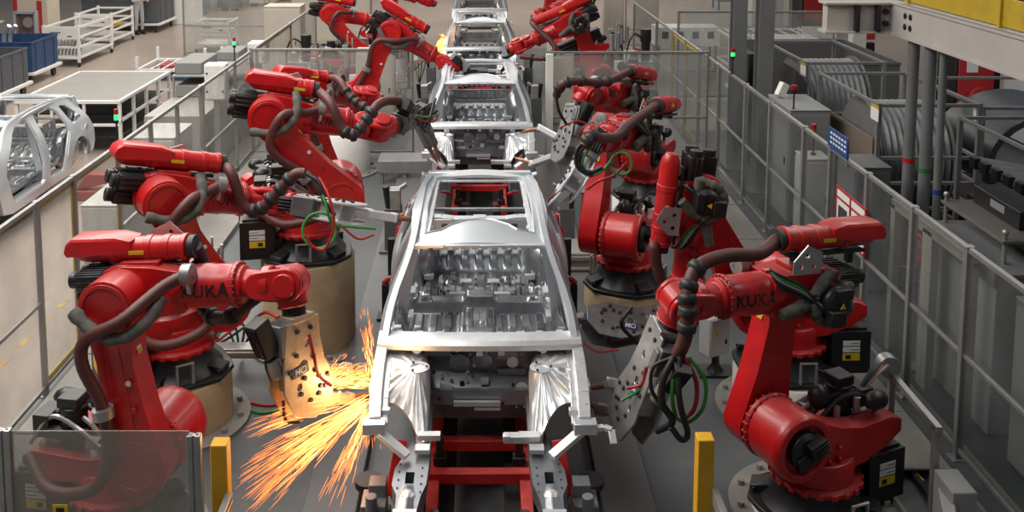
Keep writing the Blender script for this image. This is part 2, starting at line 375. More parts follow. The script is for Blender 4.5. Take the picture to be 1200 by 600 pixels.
# ============================================================ car bodies
def smooth01(a, b, x):
    t = min(1, max(0, (x-a)/(b-a))); return t*t*(3-2*t)
def side_x(y, z):
    """half width of the body at height z, position y behind the cowl"""
    w = .805+.045*smooth01(.6,1.05,z)-.03*smooth01(1.15,1.38,z)
    if z > 1.36: w -= .235*smooth01(1.30,2.02,z)**1.0*1.02
    w -= .05*smooth01(.4,-.2,y)
    w -= .12*smooth01(2.3,3.4,y)*smooth01(1.2,1.9,z)
    d = ((y-2.62)**2/.36+(z-.92)**2/.14)
    w += .085*math.exp(-d)
    return w
def make_car(loc):
    root = thing('car_shell', '', 'car body', loc); o = Vector(loc)
    def part(mb, name, m, par=root, bevel=0., smooth=35., label=None):
        mb.v = [p+o for p in mb.v]; return mb.build(name, m, par, bevel, smooth, label)
    YS = lin(-.1,3.4,22); ZS = lin(.7,1.95,20)
    outline = [(-.06,1.36),(.10,1.475),(.45,1.70),(.66,1.82),(.82,1.872),(1.1,1.905),(1.6,1.925),(2.1,1.915),(2.6,1.875),(2.95,1.82),
               (3.13,1.62),(3.24,1.42),(3.28,1.25),(3.26,1.0),(3.2,.86),(3.06,.84)]+[(2.64+.41*math.cos(R(a)), .80+.42*math.sin(R(a))) for a in range(10,181,17)] \
              + [(2.2,.70),(1.4,.66),(.42,.66),(.16,.72),(.06,.95),(-.08,1.12),(-.12,1.28)]
    door1 = [(.30,1.40),(.55,1.56),(.80,1.73),(.95,1.80),(1.15,1.83),(1.36,1.842),(1.40,1.5),(1.42,1.15),(1.42,.86),(1.36,.80),(.50,.80),(.40,.86),(.30,1.02),(.24,1.25)]
    door2 = [(1.55,1.842),(1.85,1.842),(2.12,1.825),(2.30,1.72),(2.42,1.50),(2.40,1.36),(2.24,1.22),(2.12,1.02),(2.08,.86),(2.02,.80),(1.62,.80),(1.57,.88),(1.56,1.2)]
    quarter = [(2.42,1.78),(2.68,1.74),(2.92,1.56),(2.86,1.46),(2.60,1.44),(2.52,1.56)]
    for s in (-1, 1):
        b = MB()
        vs, fs = sheet(outline, [door1, door2, quarter], .05, lambda y,z,w: (s*(side_x(y,z)-w), y, z), YS, ZS)
        b.add(vs, fs)
        # rolled edges round the door openings
        for loop in (door1, door2):
            P = [(s*(side_x(y,z)-.03), y, z) for y,z in loop]; b.tube(P+[P[0]], .026, 6)
        # inner pillar webs, fuel door dish
        b.bar((s*(side_x(1.48,1.8)-.06),1.48,1.82), (s*(side_x(1.48,1)-.09),1.49,.8), .10, .05, (0,1,0))
        b.bar((s*.74,.3,.76), (s*.74,2.1,.76), .12, .14)
        if s > 0: b.lathe([(.0,.0),(.075,.0),(.09,.008),(.09,.0)], (s*(side_x(2.98,1.25)),2.95,1.27), (s,0,0), 16)
        part(b, 'side_frame', BODY)
        # slender front quarter pillar with its little triangular window
        b = MB(); b.bar((s*.745,-.02,1.36), (s*.66,.52,1.68), .035, .05); b.bar((s*.735,.24,1.36), (s*.655,.56,1.70), .03, .04); part(b, 'quarter_pillar', BODY)
    # roof with the long sunroof opening
    def roof_z(x, y): return 1.872+.058*smooth01(.75,1.6,y)-.085*smooth01(1.9,3.0,y)-.16*x*x*(1-.4*smooth01(.5,.62,abs(x)))
    ro = [(-.60,.80),(-.3,.765),(0,.755),(.3,.765),(.60,.80),(.635,1.6),(.615,2.3),(.575,3.0),(.3,3.06),(0,3.075),(-.3,3.06),(-.575,3.0),(-.615,2.3),(-.635,1.6)]
    hole = [(-.475,1.04),(-.33,1.07),(-.25,1.16),(-.12,1.235),(0,1.25),(.12,1.235),(.25,1.16),(.33,1.07),(.475,1.04),(.49,1.7),(.475,2.3),(.45,2.80),(.40,2.84),(-.40,2.84),(-.45,2.80),(-.475,2.3),(-.49,1.7)]
    b = MB(); vs, fs = sheet(ro, [hole], -.03, lambda x,y,w: (x, y, roof_z(x,y)+w), lin(-.6,.6,14), lin(.8,3.0,14)); b.add(vs, fs)
    P = [(x*1.02,y,roof_z(x,y)+.004) for x,y in hole]; b.tube(P+[P[0]], .009, 6)
    for s in (-1, 1): b.tube([(s*.575,y,roof_z(s*.575,y)+.004) for y in lin(.85,2.95,12)], .010, 6)
    rp = part(b, 'roof_panel', BODY)
    b = MB()   # inner roof frame: tabs and flanges round the opening
    for s in (-1, 1):
        b.bar((s*.47,1.05,1.845), (s*.45,2.8,1.80), .05, .02)
        for k in range(5): b.box((s*.445,1.3+k*.32,1.815), (.03,.10,.012))
    
    b.bar((-.46,2.82,1.79), (.46,2.82,1.79), .06, .02)
    part(b, 'roof_frame', ALU, rp, .003)
    b = MB()   # roof bow across the opening
    pts = [(-.50,1.62,1.80),(-.36,1.62,1.80),(-.24,1.60,1.79),(-.08,1.60,1.79),(.08,1.60,1.79),(.24,1.60,1.79),(.36,1.62,1.80),(.50,1.62,1.80)]
    for a, c in zip(pts[:-1], pts[1:]): b.bar(a, c, .10, .035)
    b.box((0,1.56,1.74), (.96,.012,.12)); b.box((0,1.60,1.815), (.12,.09,.012))
    b.use(FLOORST)
    b.use(DARKST)
    for x in (-.33,-.2,.2,.33): b.box((x,1.552,1.745), (.06,.006,.035))
    b.mats.insert(0, BODY); b.mi = [0 if i < len(b.mi)-24 else 2 for i in range(len(b.mi))]
    part(b, 'roof_bow', BODY, root, .004)
    # rear header and tailgate opening frame
    b = MB(); b.bar((-.56,3.03,1.80), (.56,3.03,1.80), .10, .07)
    for s in (-1,1): b.bar((s*.57,3.05,1.80), (s*.70,3.26,1.2), .12, .06, (0,1,0)); b.bar((s*.70,3.26,1.22), (s*.70,3.24,.88), .12, .06, (0,1,0))
    b.bar((-.72,3.22,.90), (.72,3.22,.90), .12, .14); part(b, 'tailgate_frame', BODY, root, .008)
    # windscreen header, cowl beam
    b = MB()
    P = [(-.60,.79,1.835),(-.3,.745,1.85),(0,.735,1.853),(.3,.745,1.85),(.60,.79,1.835)]
    for a, c in zip(P[:-1], P[1:]): b.bar(a, c, .06, .022)
    for k in range(14): b.box((-.55+.085*k,.80,1.805), (.05,.02,.02))
    part(b, 'windscreen_header', BODY, root, .003)
    b = MB(); n = 20; rings = []
    for k in range(n+1):
        x = -.80+1.6*k/n; c = -.10*(1-(x/.8)**2); z = 1.37+.03*(1-(x/.8)**2)
        rings.append([(x,.12+c*.6,z-.01),(x,.10+c,z+.018),(x,-.04+c,z+.012),(x,-.07+c,z-.015),(x,-.075+c,z-.055),(x,.0+c,z-.06),(x,.10+c,z-.05)])
    b.loft(rings)
    for k in range(9): b.box((-.64+.16*k,.115-.06*(1-((-.64+.16*k)/.8)**2),1.384), (.05,.04,.008))
    part(b, 'cowl_beam', ALU, root, .0, 30)
    # ---- floor pan: a pressed height field with beads, cross members and the rear kick-up
    def fz(x, y):
        z = .85; ax = abs(x)
        z += .06*smooth01(.17,.11,ax)*smooth01(2.4,2.1,y)                    # tunnel
        z += .05*smooth01(.78,.86,y)*smooth01(1.06,.98,y)*(1 if ax < .66 else 0)   # seat cross members
        z += .10*smooth01(1.60,1.63,y)*smooth01(1.90,1.80,y)*smooth01(.70,.58,ax)
        z -= .03*smooth01(1.66,1.70,y)*smooth01(1.78,1.74,y)*smooth01(.50,.46,ax)
        if abs(y-1.72) < .05: z -= .05*smooth01(.05,.03,math.hypot(ax-.52,y-1.72))
        k = smooth01(2.62,2.80,y); z += .14*k
        z += .10*smooth01(.50,.66,ax)*k
        if 1.20 < y < 1.58:
            q = (ax*7.5+.2) % 1; z += .034*smooth01(.15,.22,q)*smooth01(.80,.70,q)*smooth01(1.20,1.25,y)*smooth01(1.57,1.52,y)
            if .12 < (ax*2.1)%1 < .30: z += .018*(1 if (y*26)%1 < .5 else 0)
        if 1.92 < y < 2.56:
            q = (ax*8+.3) % 1; z += .042*smooth01(.22,.30,q)*smooth01(.78,.68,q)*smooth01(1.94,2.0,y)*smooth01(2.54,2.46,y)*(.35 if 2.18 < y < 2.26 else 1)
            if abs(ax-.40) < .10 and 1.98 < y < 2.14: z += .035*(1 if .3 < (ax*34) % 1 < .85 else 0)
            d = math.hypot(ax-.30, y-2.40); z += .03*smooth01(.09,.075,d)-.05*smooth01(.06,.045,d)
            d = math.hypot(ax-.56, y-2.12); z += .03*smooth01(.08,.065,d)-.04*smooth01(.05,.04,d)
        if 2.62 < y:
            q = (x*6.5+.5) % 1; z += .045*smooth01(.2,.30,q)*smooth01(.8,.70,q)*smooth01(2.66,2.72,y)*smooth01(3.1,3.0,y)*smooth01(.52,.48,ax)
        z += .22*smooth01(.34,.12,y)+.10*smooth01(.10,-.05,y)                # toe board
        z += .14*smooth01(.66,.76,ax)
        if y > 2.1: z += .30*smooth01(.56,.64,ax)*smooth01(2.15,2.3,y)*smooth01(3.1,2.9,y)
        return z
    nx, ny = 190, 240; b = MB(); vs = []
    for j in range(ny+1):
        for i in range(nx+1):
            x = -.77+1.54*i/nx; y = .02+3.2*j/ny; vs.append((x,y,fz(x,y)))
    fs = [(j*(nx+1)+i, j*(nx+1)+i+1, (j+1)*(nx+1)+i+1, (j+1)*(nx+1)+i) for j in range(ny) for i in range(nx)
          if True]
    b.add(vs, fs); fl = part(b, 'floor_pan', FLOORST, root, 0, 50)
    b = MB()   # bolts, weld nuts, holes and brackets on the floor
    rnd = random.Random(3)
    for k in range(46):
        x = rnd.uniform(-.68,.68); y = rnd.choice([1.60,1.91,2.22,2.58,2.3,2.05]); z = fz(x,y)
        b.cyl((x,y,z-.002), (x,y,z+.012), rnd.choice([.008,.012,.018]), n=8)
    b.v = [p+o for p in b.v]; b.into(fl, DARKST)
    b = MB()
    for s in (-1,1):
        b.box((s*.14,2.25,.91), (.12,.09,.02)); b.box((s*.52,2.30,.94), (.10,.05,.05)); b.box((s*.64,1.35,.95), (.05,.16,.05)); b.box((s*.22,1.90,.93), (.16,.05,.02))
        b.box((s*.66,1.8,.99), (.08,.16,.05))
    b.v = [p+o for p in b.v]; b.split('seat_bracket', ALU, fl, .004)
    # rear seat-back hoop seen under the roof: a deep U of sheet with a ribbed panel
    b = MB()
    P = spline([(-.64,2.86,1.62),(-.64,2.80,1.40),(-.56,2.74,1.22),(-.42,2.72,1.15),(0,2.72,1.14),(.42,2.72,1.15),(.56,2.74,1.22),(.64,2.80,1.40),(.64,2.86,1.62)], 4)
    for a, c in zip(P[:-1], P[1:]): b.bar(a, c, .07, .05, (0,1,0))
    for k in range(11): b.box((-.40+.08*k,2.78,1.235), (.04,.03,.12))
    b.box((0,2.80,1.23), (.96,.012,.15)); b.bar((-.60,2.84,1.47), (.60,2.84,1.47), .05, .03); b.bar((-.52,2.80,1.32), (.52,2.80,1.32), .05, .03)
    part(b, 'seat_back_frame', FLOORST, root, .004)
    b = MB()   # wheel houses in the boot and inner brackets at the belt line
    for s in (-1,1):
        b.ball((s*.62,2.64,1.0), .36, 16, (.5,1.05,1.0))
        b.box((s*.66,1.9,1.55), (.04,.14,.12)); b.box((s*.66,2.15,1.52), (.05,.10,.18)); b.cyl((s*.66,.5,1.18), (s*.72,.5,1.18), .07, n=14)
    b.v = [p+o for p in b.v]; b.split('wheel_house', FLOORST, root, 0)
    # ---- firewall with embossed plates, grommets and bolts
    b = MB(); vs, fs = sheet([(-.70,1.33),(-.45,1.36),(0,1.37),(.45,1.36),(.70,1.33),(.72,1.05),(.60,.93),(.52,.80),(-.52,.80),(-.60,.93),(-.72,1.05)],
                             [arc(-.16,1.17,.045,0,330,8,.06), arc(-.50,1.27,.042,0,330,9), arc(.50,1.27,.042,0,330,9)], .012,
                             lambda x,z,w: (x, .035-.16*smooth01(1.15,.98,z)-.05*math.cos(x*2.2)+w-.03*smooth01(.04,.0,abs((x*4)%1-.5)), z), lin(-.7,.7,28), lin(.8,1.36,12))
    b.add(vs, fs); fw = part(b, 'firewall', DARKST, root, 0, 40)
    fy = lambda z: .035-.16*smooth01(1.15,.98,z)-.05
    b = MB().use(RAILST)
    b.box((-.33,fy(1.27),1.275), (.20,.03,.07)); b.lathe([(.085,0),(.085,.02),(.065,.03)], (-.16,fy(1.17)+.0,1.17), (0,-1,0), 20); b.lathe([(.085,0),(.085,.02),(.065,.03)], (.02,fy(1.17),1.18), (0,-1,0), 20)
    b.box((.25,fy(1.1),1.12), (.22,.03,.05)); b.box((.22,fy(1.22),1.24), (.16,.025,.06)); b.box((0,fy(.98)-.02,.99), (1.0,.03,.12))
    b.use(CAST); b.lathe([(.045,0),(.045,.016)], (.26,fy(1.2)-.012,1.19), (0,-1,0), 14); b.lathe([(.05,0),(.05,.012)], (.33,fy(1.02)-.01,1.04), (0,-1,0), 14)
    b.box((-.02,fy(.98)-.06,.955), (.36,.03,.035)); b.box((-.26,fy(1.02)-.01,1.06), (.10,.03,.03)); b.box((.04,fy(1.05)-.01,1.08), (.06,.03,.05)); b.box((.06,fy(.95)-.06,.915), (.20,.03,.02))
    for k in range(30): x, z = rnd.uniform(-.6,.6), rnd.uniform(.9,1.32); b.cyl((x,fy(z)-.01,z), (x,fy(z)-.035,z), rnd.choice([.008,.012]), n=8)
    b.box((0,-.12,1.33), (.05,.10,.05)); b.box((.17,-.11,1.32), (.05,.06,.05))
    b.use(BLACK)
    for k in range(22): x, z = rnd.uniform(-.6,.6), rnd.uniform(.9,1.3); b.cyl((x,fy(z),z), (x,fy(z)-.022,z), rnd.choice([.010,.02]), n=10)
    b.use(COPPER)
    for x, z in ((-.42,1.22),(.12,1.29),(.33,1.26),(-.06,1.10),(-.22,1.07),(-.02,1.24)): b.cyl((x,fy(z),z), (x,fy(z)-.03,z), .012, n=8)
    b.v = [p+o for p in b.v]; b.into(fw)
    # ---- front end: strut towers, apron beams, rails
    for s in (-1,1):
        # strut tower: a cast sheet fanning from the top disc to the apron beam and the rail, arched over the wheel
        c = Vector((s*.47,-.33,1.295))
        bd = [(.55,-.06,1.27),(.44,-.07,1.26),(.385,-.18,1.20),(.375,-.34,1.15),(.375,-.55,1.08),(.385,-.82,1.00),(.44,-.80,1.02),(.49,-.72,1.08),(.55,-.65,1.13),(.62,-.61,1.16),(.72,-.60,1.18),(.725,-.46,1.21),(.725,-.30,1.24),(.725,-.12,1.27),(.64,-.06,1.28)]
        bd = spline([(s*x,y,z) for x,y,z in bd+bd[:1]], 6)[:-1]; N = len(bd); rings = []
        for j, q in enumerate((.0,.0,.14,.32,.50,.68,.86,1.0)):
            ring = []
            for k, e in enumerate(bd):
                h = Vector((e.x-c.x,e.y-c.y,0)).normalized()*(.05 if j == 0 else .085); st = c+h+(Vector((0,0,-.02)) if j == 0 else Vector())
                p = st.lerp(e, q); p.z = st.z+(e.z-st.z)*q**.75
                front = 1 if e.y < -.25 else .35
                if 2 <= j <= 6: p.z += .020*front*(1 if (k//2)%3 == 0 else -.35)*math.sin(math.pi*q)
                ring.append(p)
            rings.append(ring)
        b = MB(); n0 = len(rings[0]); vs = [p for r_ in rings for p in r_]
        fs = [(j*N+k, j*N+(k+1)%N, (j+1)*N+(k+1)%N, (j+1)*N+k) for j in range(len(rings)-1) for k in range(N)]
        low = [Vector((e.x,e.y,e.z-(.14 if e.x*s < .45 and e.y > -.83 else .02))) for e in bd]; m0 = len(vs); vs += low
        fs += [((len(rings)-1)*N+k, (len(rings)-1)*N+(k+1)%N, m0+(k+1)%N, m0+k) for k in range(N)]
        b.add(vs, fs)
        b.lathe([(.05,-.012),(.085,-.012),(.09,.004),(.055,.006),(.045,-.012)], c, (0,0,1), 24)
        st_ = part(b, 'strut_tower', CAST, root, 0, 30); so = st_.modifiers.new('sheet', 'SOLIDIFY'); so.thickness = .008
        b = MB(); b.cyl(c+Vector((0,0,-.05)), c+Vector((0,0,-.008)), .05, n=16)
        for k in range(3): b.cyl(c+Vector((.07*math.cos(k*2.1),.07*math.sin(k*2.1),.0)), c+Vector((.07*math.cos(k*2.1),.07*math.sin(k*2.1),.016)), .010, n=8)
        b.v = [p+o for p in b.v]; b.into(st_, BLACK)
        b = MB()   # upper apron beam running forward from the pillar
        P = [(s*.765,.02,1.30),(s*.765,-.30,1.27),(s*.755,-.62,1.22),(s*.74,-.86,1.16)]
        for a, c in zip(P[:-1], P[1:]): b.bar(a, c, .085, .09); b.bar(Vector(a)+Vector((-s*.06,0,-.02)), Vector(c)+Vector((-s*.06,0,-.02)), .06, .02)
        b.box((s*.74,-.90,1.15), (.16,.10,.08)); b.box((s*.67,-.76,1.18), (.06,.05,.05)); b.box((s*.80,-.5,1.24), (.03,.12,.06))
        ap = part(b, 'apron_beam', CAST, root, .006)
        b = MB()
        for k in range(6): b.cyl((s*.768,-.05-.14*k,1.30-.016*k), (s*.768,-.05-.14*k,1.325-.018*k), .012, n=8)
        b.v = [p+o for p in b.v]; b.into(ap, DARKST)
        b = MB(); b.bar((s*.72,-.90,1.12), (s*.50,-1.02,1.0), .075, .035); part(b, 'apron_brace', ALU, root, .004)
        if s > 0:
            b = MB(); P = [(.72,-.88,1.10),(.88,-.86,1.12),(.93,-.88,1.11),(.935,-.96,1.05)]
            for a, c in zip(P[:-1], P[1:]): b.bar(a, c, .05, .03)
            part(b, 'wing_bracket', ALU, root, .004)
        # front rail: wide sheet with a rectangular hole, kinked, tapering to the crash box
        prof = [(.02,.42,.13),(-.45,.42,.13),(-.72,.415,.13),(-.90,.43,.17),(-1.10,.465,.23),(-1.28,.47,.23),(-1.40,.465,.16),(-1.62,.475,.13)]
        zr = lambda y: .96+.05*smooth01(-.8,-.4,y)
        left = [(y, c-w/2) for y,c,w in prof]; right = [(y, c+w/2) for y,c,w in reversed(prof)]
        hole = [(-1.14,.44),(-1.14,.50),(-1.27,.50),(-1.27,.44)]
        b = MB().use(RAILST); vs, fs = sheet([(y,x) for y,x in left]+[(y,x) for y,x in right], [hole], -.11, lambda y,x,w: (s*x, y, zr(y)+w+.018*smooth01(.04,.015,abs(x-(.47 if y < -1.3 else 9)))), lin(-1.6,0,16), lin(.34,.58,8)); b.add(vs, fs)
        b.use(BLACK); b.box((s*.47,-1.205,zr(-1.2)-.10), (.058,.12,.01))
        for k in range(8): b.cyl((s*(.39 if k%2 else .545),-1.05-.045*k,zr(-1.1)), (s*(.39 if k%2 else .545),-1.05-.045*k,zr(-1.1)+.006), .007, n=8)
        b.use(CAST); b.ball((s*.47,-1.40,zr(-1.4)+.004), .05, 12, (1,1.1,.5)); b.box((s*.475,-1.60,.915), (.15,.03,.15)); b.box((s*.40,-.93,1.0), (.10,.08,.03)); b.box((s*.36,-.80,1.02), (.16,.06,.04))
        part(b, 'front_rail', RAILST, root, 0, 40)
        if s > 0:
            b = MB(); b.box((.30,-.84,1.03), (.26,.07,.05)); b.box((.19,-.86,1.05), (.05,.05,.03)); part(b, 'engine_mount', ALU, root, .004)
    return root
CARS = []
CAR0 = make_car((0, 7.42, 0))
CAR0['label'] = 'bare silver car body nearest the camera, open front rails towards us, sparks at its corner'
CAR0['group'] = 'car bodies on the welding line'
for y, lab in ((14.5, 'second silver car body on the line, just behind the nearest one'),
               (21.6, 'third silver car body on the line, small, between the two crowds of red arms'),
               (28.7, 'farthest silver car body on the line, cut by the top edge')):
    copy_thing(CAR0, (0, y, 0), lab, 'car bodies on the welding line')

# red skids that carry the bodies along the line
def make_skid(y):
    r = thing('car_skid', '', 'skid', (0, y, 0)); o = Vector((0,y,0))
    def part(mb, name, m, bevel=.006, par=r): mb.v = [p+o for p in mb.v]; return mb.build(name, m, par, bevel)
    for s in (-1,1):
        b = MB(); b.bar((s*.34,-1.5,.50), (s*.34,2.9,.50), .085, .11); part(b, 'side_beam', REDF)
    for yy in (-.55,-.12,1.2,2.5):
        b = MB(); b.bar((-.40,yy,.56), (.40,yy,.56), .085, .085); part(b, 'cross_beam', REDF)
    for s in (-1,1):
        for yy in (-1.3,-.4,1.3,2.7):
            b = MB(); b.bar((s*.30,yy,.56), (s*.30,yy,.78), .06, .05, (0,1,0)); b.box((s*.30,yy,.60), (.10,.09,.06)); part(b, 'support_post', BLACK, .004)
        b = MB(); b.bar((s*.62,-.95,.66), (s*.56,-.78,.98), .09, .035, (0,1,0)); b.bar((s*.40,-.9,.58), (s*.62,-.95,.66), .05, .04); part(b, 'support_arm', REDF)
        for yy in (-.95,1.9):
            b = MB(); b.cyl((s*.25,yy,.40), (s*.25,yy,.46), .075, n=18); b.cyl((s*.25,yy,.46), (s*.25,yy,.465), .03, n=10); part(b, 'guide_roller', mat('roller_brown', (.10,.035,.03), .5), .004)
    b = MB()
    for s in (-1,1): b.box((s*.25,.5,.34), (.12,3.2,.10))
    part(b, 'roller_bracket', BLACK)
    return r
s0 = make_skid(7.42); s0['label'] = 'red tubular skid under the nearest car body'; s0['group'] = 'red skids under the car bodies'
for y, lab in ((14.5,'red skid under the second car body'),(21.6,'red skid under the third car body')): copy_thing(s0, (0,y,0), lab, 'red skids under the car bodies')
# conveyor with grey clamp stands between the rails
b = MB()
for s in (-1,1): b.box((s*.46,17,.15), (.10,25,.30))
tag(b.build('conveyor_track', BLACK, None, .01), 'dark pair of conveyor rails running under all the car bodies', 'conveyor')
b = MB(); b.box((0,15,.06), (.78,27,.05)); struct(b.build('trim_6', mat('track_bed', (.10,.10,.10), .6, 0, .3, 5), smooth=0))
for s, lab in ((-1,'grey clamp stand left of the front rails, beside the spark shower'),(1,'grey clamp stand right of the front rails')):
    t = thing('clamp_stand', lab, 'clamp stand', (s*.72, 6.35, .0)); 
    b = MB(); b.box((s*.72,6.35,.2), (.24,.30,.4)); b.box((s*.72,6.35,.5), (.20,.22,.22)); b.build('stand_column', mat('stand_grey',(.10,.105,.11),.5,.2,.2,6), t, .008)
    b = MB(); b.box((s*.72,6.30,.68), (.17,.20,.16)); b.box((s*.70,6.36,.80), (.12,.12,.10)); b.cyl((s*.73,6.2,.72), (s*.73,6.2,.84), .04); b.build('clamp_head', mat('clamp_grey',(.20,.21,.22),.45,.4,.2,6), t, .006)
    b = MB(); b.lathe([(.05,0),(.10,0),(.10,.05),(.05,.05)], (s*.80,6.66,.62), (0,0,1), 18); b.bar((s*.72,6.45,.60), (s*.80,6.66,.60), .05, .04); b.build('locating_ring', BLACK, t)

# ============================================================ robots
def hull_outline(c0, r0, c1, r1, n=9, waist=None):
    """outline of a link: two end discs joined by their outer tangents, along x from c0 to c1"""
    pts = []
    pts += [(c0+r0*math.cos(R(a)), r0*math.sin(R(a))) for a in lin(100, 260, n)]
    if waist: pts += [((c0*2+c1)/3, -waist[0]), ((c0+c1*2)/3, -waist[1])]
    pts += [(c1+r1*math.cos(R(a)), r1*math.sin(R(a))) for a in lin(-80, 80, n)]
    if waist: pts += [((c0+c1*2)/3, waist[1]), ((c0*2+c1)/3, waist[0])]
    return pts
def pedestal(x, y, top, r, label, m=TAN, flange=True):
    t = thing('robot_pedestal', label, 'pedestal', (x, y, 0), 'round robot pedestals')
    b = MB(); b.lathe([(r,0.02),(r,top-.02),(r-.015,top)], (x,y,0), (0,0,1), 48); b.use(m); b.build('column', m, t, 0, 40)
    b = MB(); b.lathe([(r-.03,top),(r-.03,top+.006),(0,top+.006)], (x,y,0), (0,0,1), 40); b.build('top_plate', TANTOP, t, 0)
    b = MB(); b.lathe([(r+.16,.105 if False else .01),(r+.16,.035),(r,.035)], (x,y,0), (0,0,1), 48)
    for k in range(12):
        a = 2*math.pi*k/12; b.cyl((x+(r+.08)*math.cos(a),y+(r+.08)*math.sin(a),.03), (x+(r+.08)*math.cos(a),y+(r+.08)*math.sin(a),.075), .028, n=8)
    b.build('floor_flange', CHANF, t, 0)
    return t
def ring_pts(P, every):   # evenly spaced indices along a polyline
    return list(range(every, len(P)-2, every))
def hose_part(root, P, r, name='hose', m=None, clamps=None, n=12):
    """brown dress hose along P with dark clamp rings as its own pieces"""
    S = spline(P, 12); b = MB(); b.tube(S, r, n, .02); h = b.build(name, m or HOSE, root, 0, 60)
    for fr in clamps or ():
        i = min(len(S)-2, max(1, int(fr*(len(S)-1)))); d = (S[i+1]-S[i-1]).normalized()
        b = MB(); b.lathe([(r*1.02,-.035),(r*1.32,-.028),(r*1.38,0),(r*1.32,.028),(r*1.02,.035)], S[i], d, 16); b.build('hose_ring', RUB, h, 0, 60)
    return h
def make_robot(label, base, a1, e2, e3, tool, cap=(-.4,.5,0.,.32), text=True, detail=2, lid=True, group='red welding robots', hose_link=True, front=None, fabric=True):
    bx, by, bz = base; root = thing('welding_robot', label, 'robot', base, group)
    B = Matrix.Translation(base) @ Matrix.Rotation(a1, 4, 'Z')
    A2 = B @ Matrix.Translation((.35,0,.675)); L = A2 @ Matrix.Rotation(-e2, 4, 'Y')
    A3 = L @ Matrix.Translation((1.15,0,0)); A3w = A3.translation
    f = Vector((math.cos(a1), math.sin(a1), 0)); g = f*math.cos(e3)+Vector((0,0,1))*math.sin(e3)
    lft = Vector((-math.sin(a1), math.cos(a1), 0)); G = frame(A3w, g, lft, g.cross(lft))
    W = G @ Vector((1.2,0,0)); t = Vector(tool).normalized()
    ax5 = g.cross(t); ax5 = ax5.normalized() if ax5.length > .05 else lft
    # --- base frame with its connection box
    b = MB().at(B)
    b.prism([(x,y) for x,y in []] or [(0,0),(0,0),(0,0)], 0, 0) if False else None
    foot = [(.46*math.cos(R(a))*k, .46*math.sin(R(a))*k) for a, k in ((15,1.05),(30,1.12),(60,1.12),(75,1.0),(105,1.0),(120,1.12),(150,1.12),(165,1.05),(195,1.05),(210,1.12),(240,1.12),(255,1.0),(285,1.0),(300,1.12),(330,1.12),(345,1.05))]
    b.loft([[(x,y,.0) for x,y in foot],[(x,y,.04) for x,y in foot]])
    b.lathe([(.42,.04),(.36,.10),(.31,.20),(.30,.25)], (0,0,0), (0,0,1), 28)
    for a in range(4): b.bar((.30*math.cos(R(45+90*a)),.30*math.sin(R(45+90*a)),.09), (.48*math.cos(R(45+90*a)),.48*math.sin(R(45+90*a)),.05), .16, .09)
    bf = b.build('base_frame', BASEB, root, .012)
    b = MB().at(B); b.box((-.52,0,.24), (.36,.46,.40)); b.box((-.52,0,.45), (.30,.40,.03)); b.box((-.36,0,.13), (.3,.34,.2)); cb = b.build('connection_box', BLACK, bf, .012)
    if detail > 1:
        b = MB().at(B)
        for sx, sy in ((-.52,.232),(-.52,-.232)):
            b.use(TRIMW); b.box((sx,sy,.33), (.16,.004,.05)); b.box((sx,sy,.27), (.16,.004,.05)); b.use(TRIMY); b.box((sx,sy,.20), (.16,.004,.07))
            b.use(INK); b.box((sx+.03,sy*1.01,.20), (.05,.004,.04)); b.box((sx-.03,sy*1.01,.33), (.08,.003,.006)); b.box((sx-.03,sy*1.01,.27), (.08,.003,.006))
        b.use(TRIMW); b.box((-.702,.05,.33), (.004,.16,.05)); b.box((-.702,.05,.27), (.004,.16,.05)); b.use(TRIMY); b.box((-.702,.05,.20), (.004,.16,.07))
        b.into(cb)
        b = MB().at(B)
        for s in (-1,1):
            P = [(-.12,s*.43,.05),(-.12,s*.43,.24),(.02,s*.43,.24),(.02,s*.43,.05)]; b.tube(P, .016, 6)
        b.split('lifting_loop', STEEL, bf, 0)
        b = MB().at(B)
        for a in range(8):
            q = R(45+90*(a//2)+(-9 if a%2 else 9)); b.cyl((.46*math.cos(q),.46*math.sin(q),.04), (.46*math.cos(q),.46*math.sin(q),.085), .022, n=8)
        b.into(bf, BLACK)
    # --- carousel (rotating column)
    b = MB().at(B)
    N = 40; rings = []
    b.lathe([(.31,.25),(.345,.255),(.345,.29),(.30,.30)], (0,0,0), (0,0,1), 40)
    for k in range(20):
        a = 2*math.pi*k/20; b.box((.345*math.cos(a),.345*math.sin(a),.272), (.03,.055,.045), rz=a)
    b.lathe([(.30,.30),(.29,.36),(.30,.44),(.28,.48)], (0,0,0), (0,0,1), 32)
    side = [(-.30,.40),(.10,.36),(.36,.42),(.52,.52),(.59,.64),(.58,.76),(.51,.85),(.38,.905),(.24,.89),(.12,.81),(-.05,.74),(-.25,.70),(-.56,.72),(-.66,.68),(-.66,.58),(-.52,.49)]
    b.prism(side, .04, .22); 
    shelf = [(-.40,.42),(.30,.40),(.40,.52),(.30,.66),(-.10,.60),(-.52,.64),(-.58,.58),(-.45,.48)]
    b.prism(shelf, -.26, .08)
    b.lathe([(.24,-.12),(.25,-.06),(.25,.16),(.262,.19),(.262,.25),(.245,.275),(.195,.275),(.188,.18),(.0,.18)], (.35,0,.675), (0,1,0), 36)
    b.lathe([(.25,.0),(.262,.03),(.24,.06),(.0,.06)], (.35,-.10,.675), (0,-1,0), 32)
    for k in range(4): b.cyl((-.02+.10*(k%2),.22,.50+.09*(k//2)), (-.02+.10*(k%2),.25,.50+.09*(k//2)), .022, n=8)
    car = b.build('carousel', RED, root, .012)
    b = MB().at(B)
    for k in range(24):
        a = 2*math.pi*k/24; c = Vector((.35+.248*math.cos(a),-.16,.675+.248*math.sin(a))); b.cyl(c+Vector((0,.06,0)), c, .014, n=6)
    b.into(car, mat('bolt_red',(.22,.02,.02),.5))
    b = MB().at(B)   # A2 motor inside the round recess
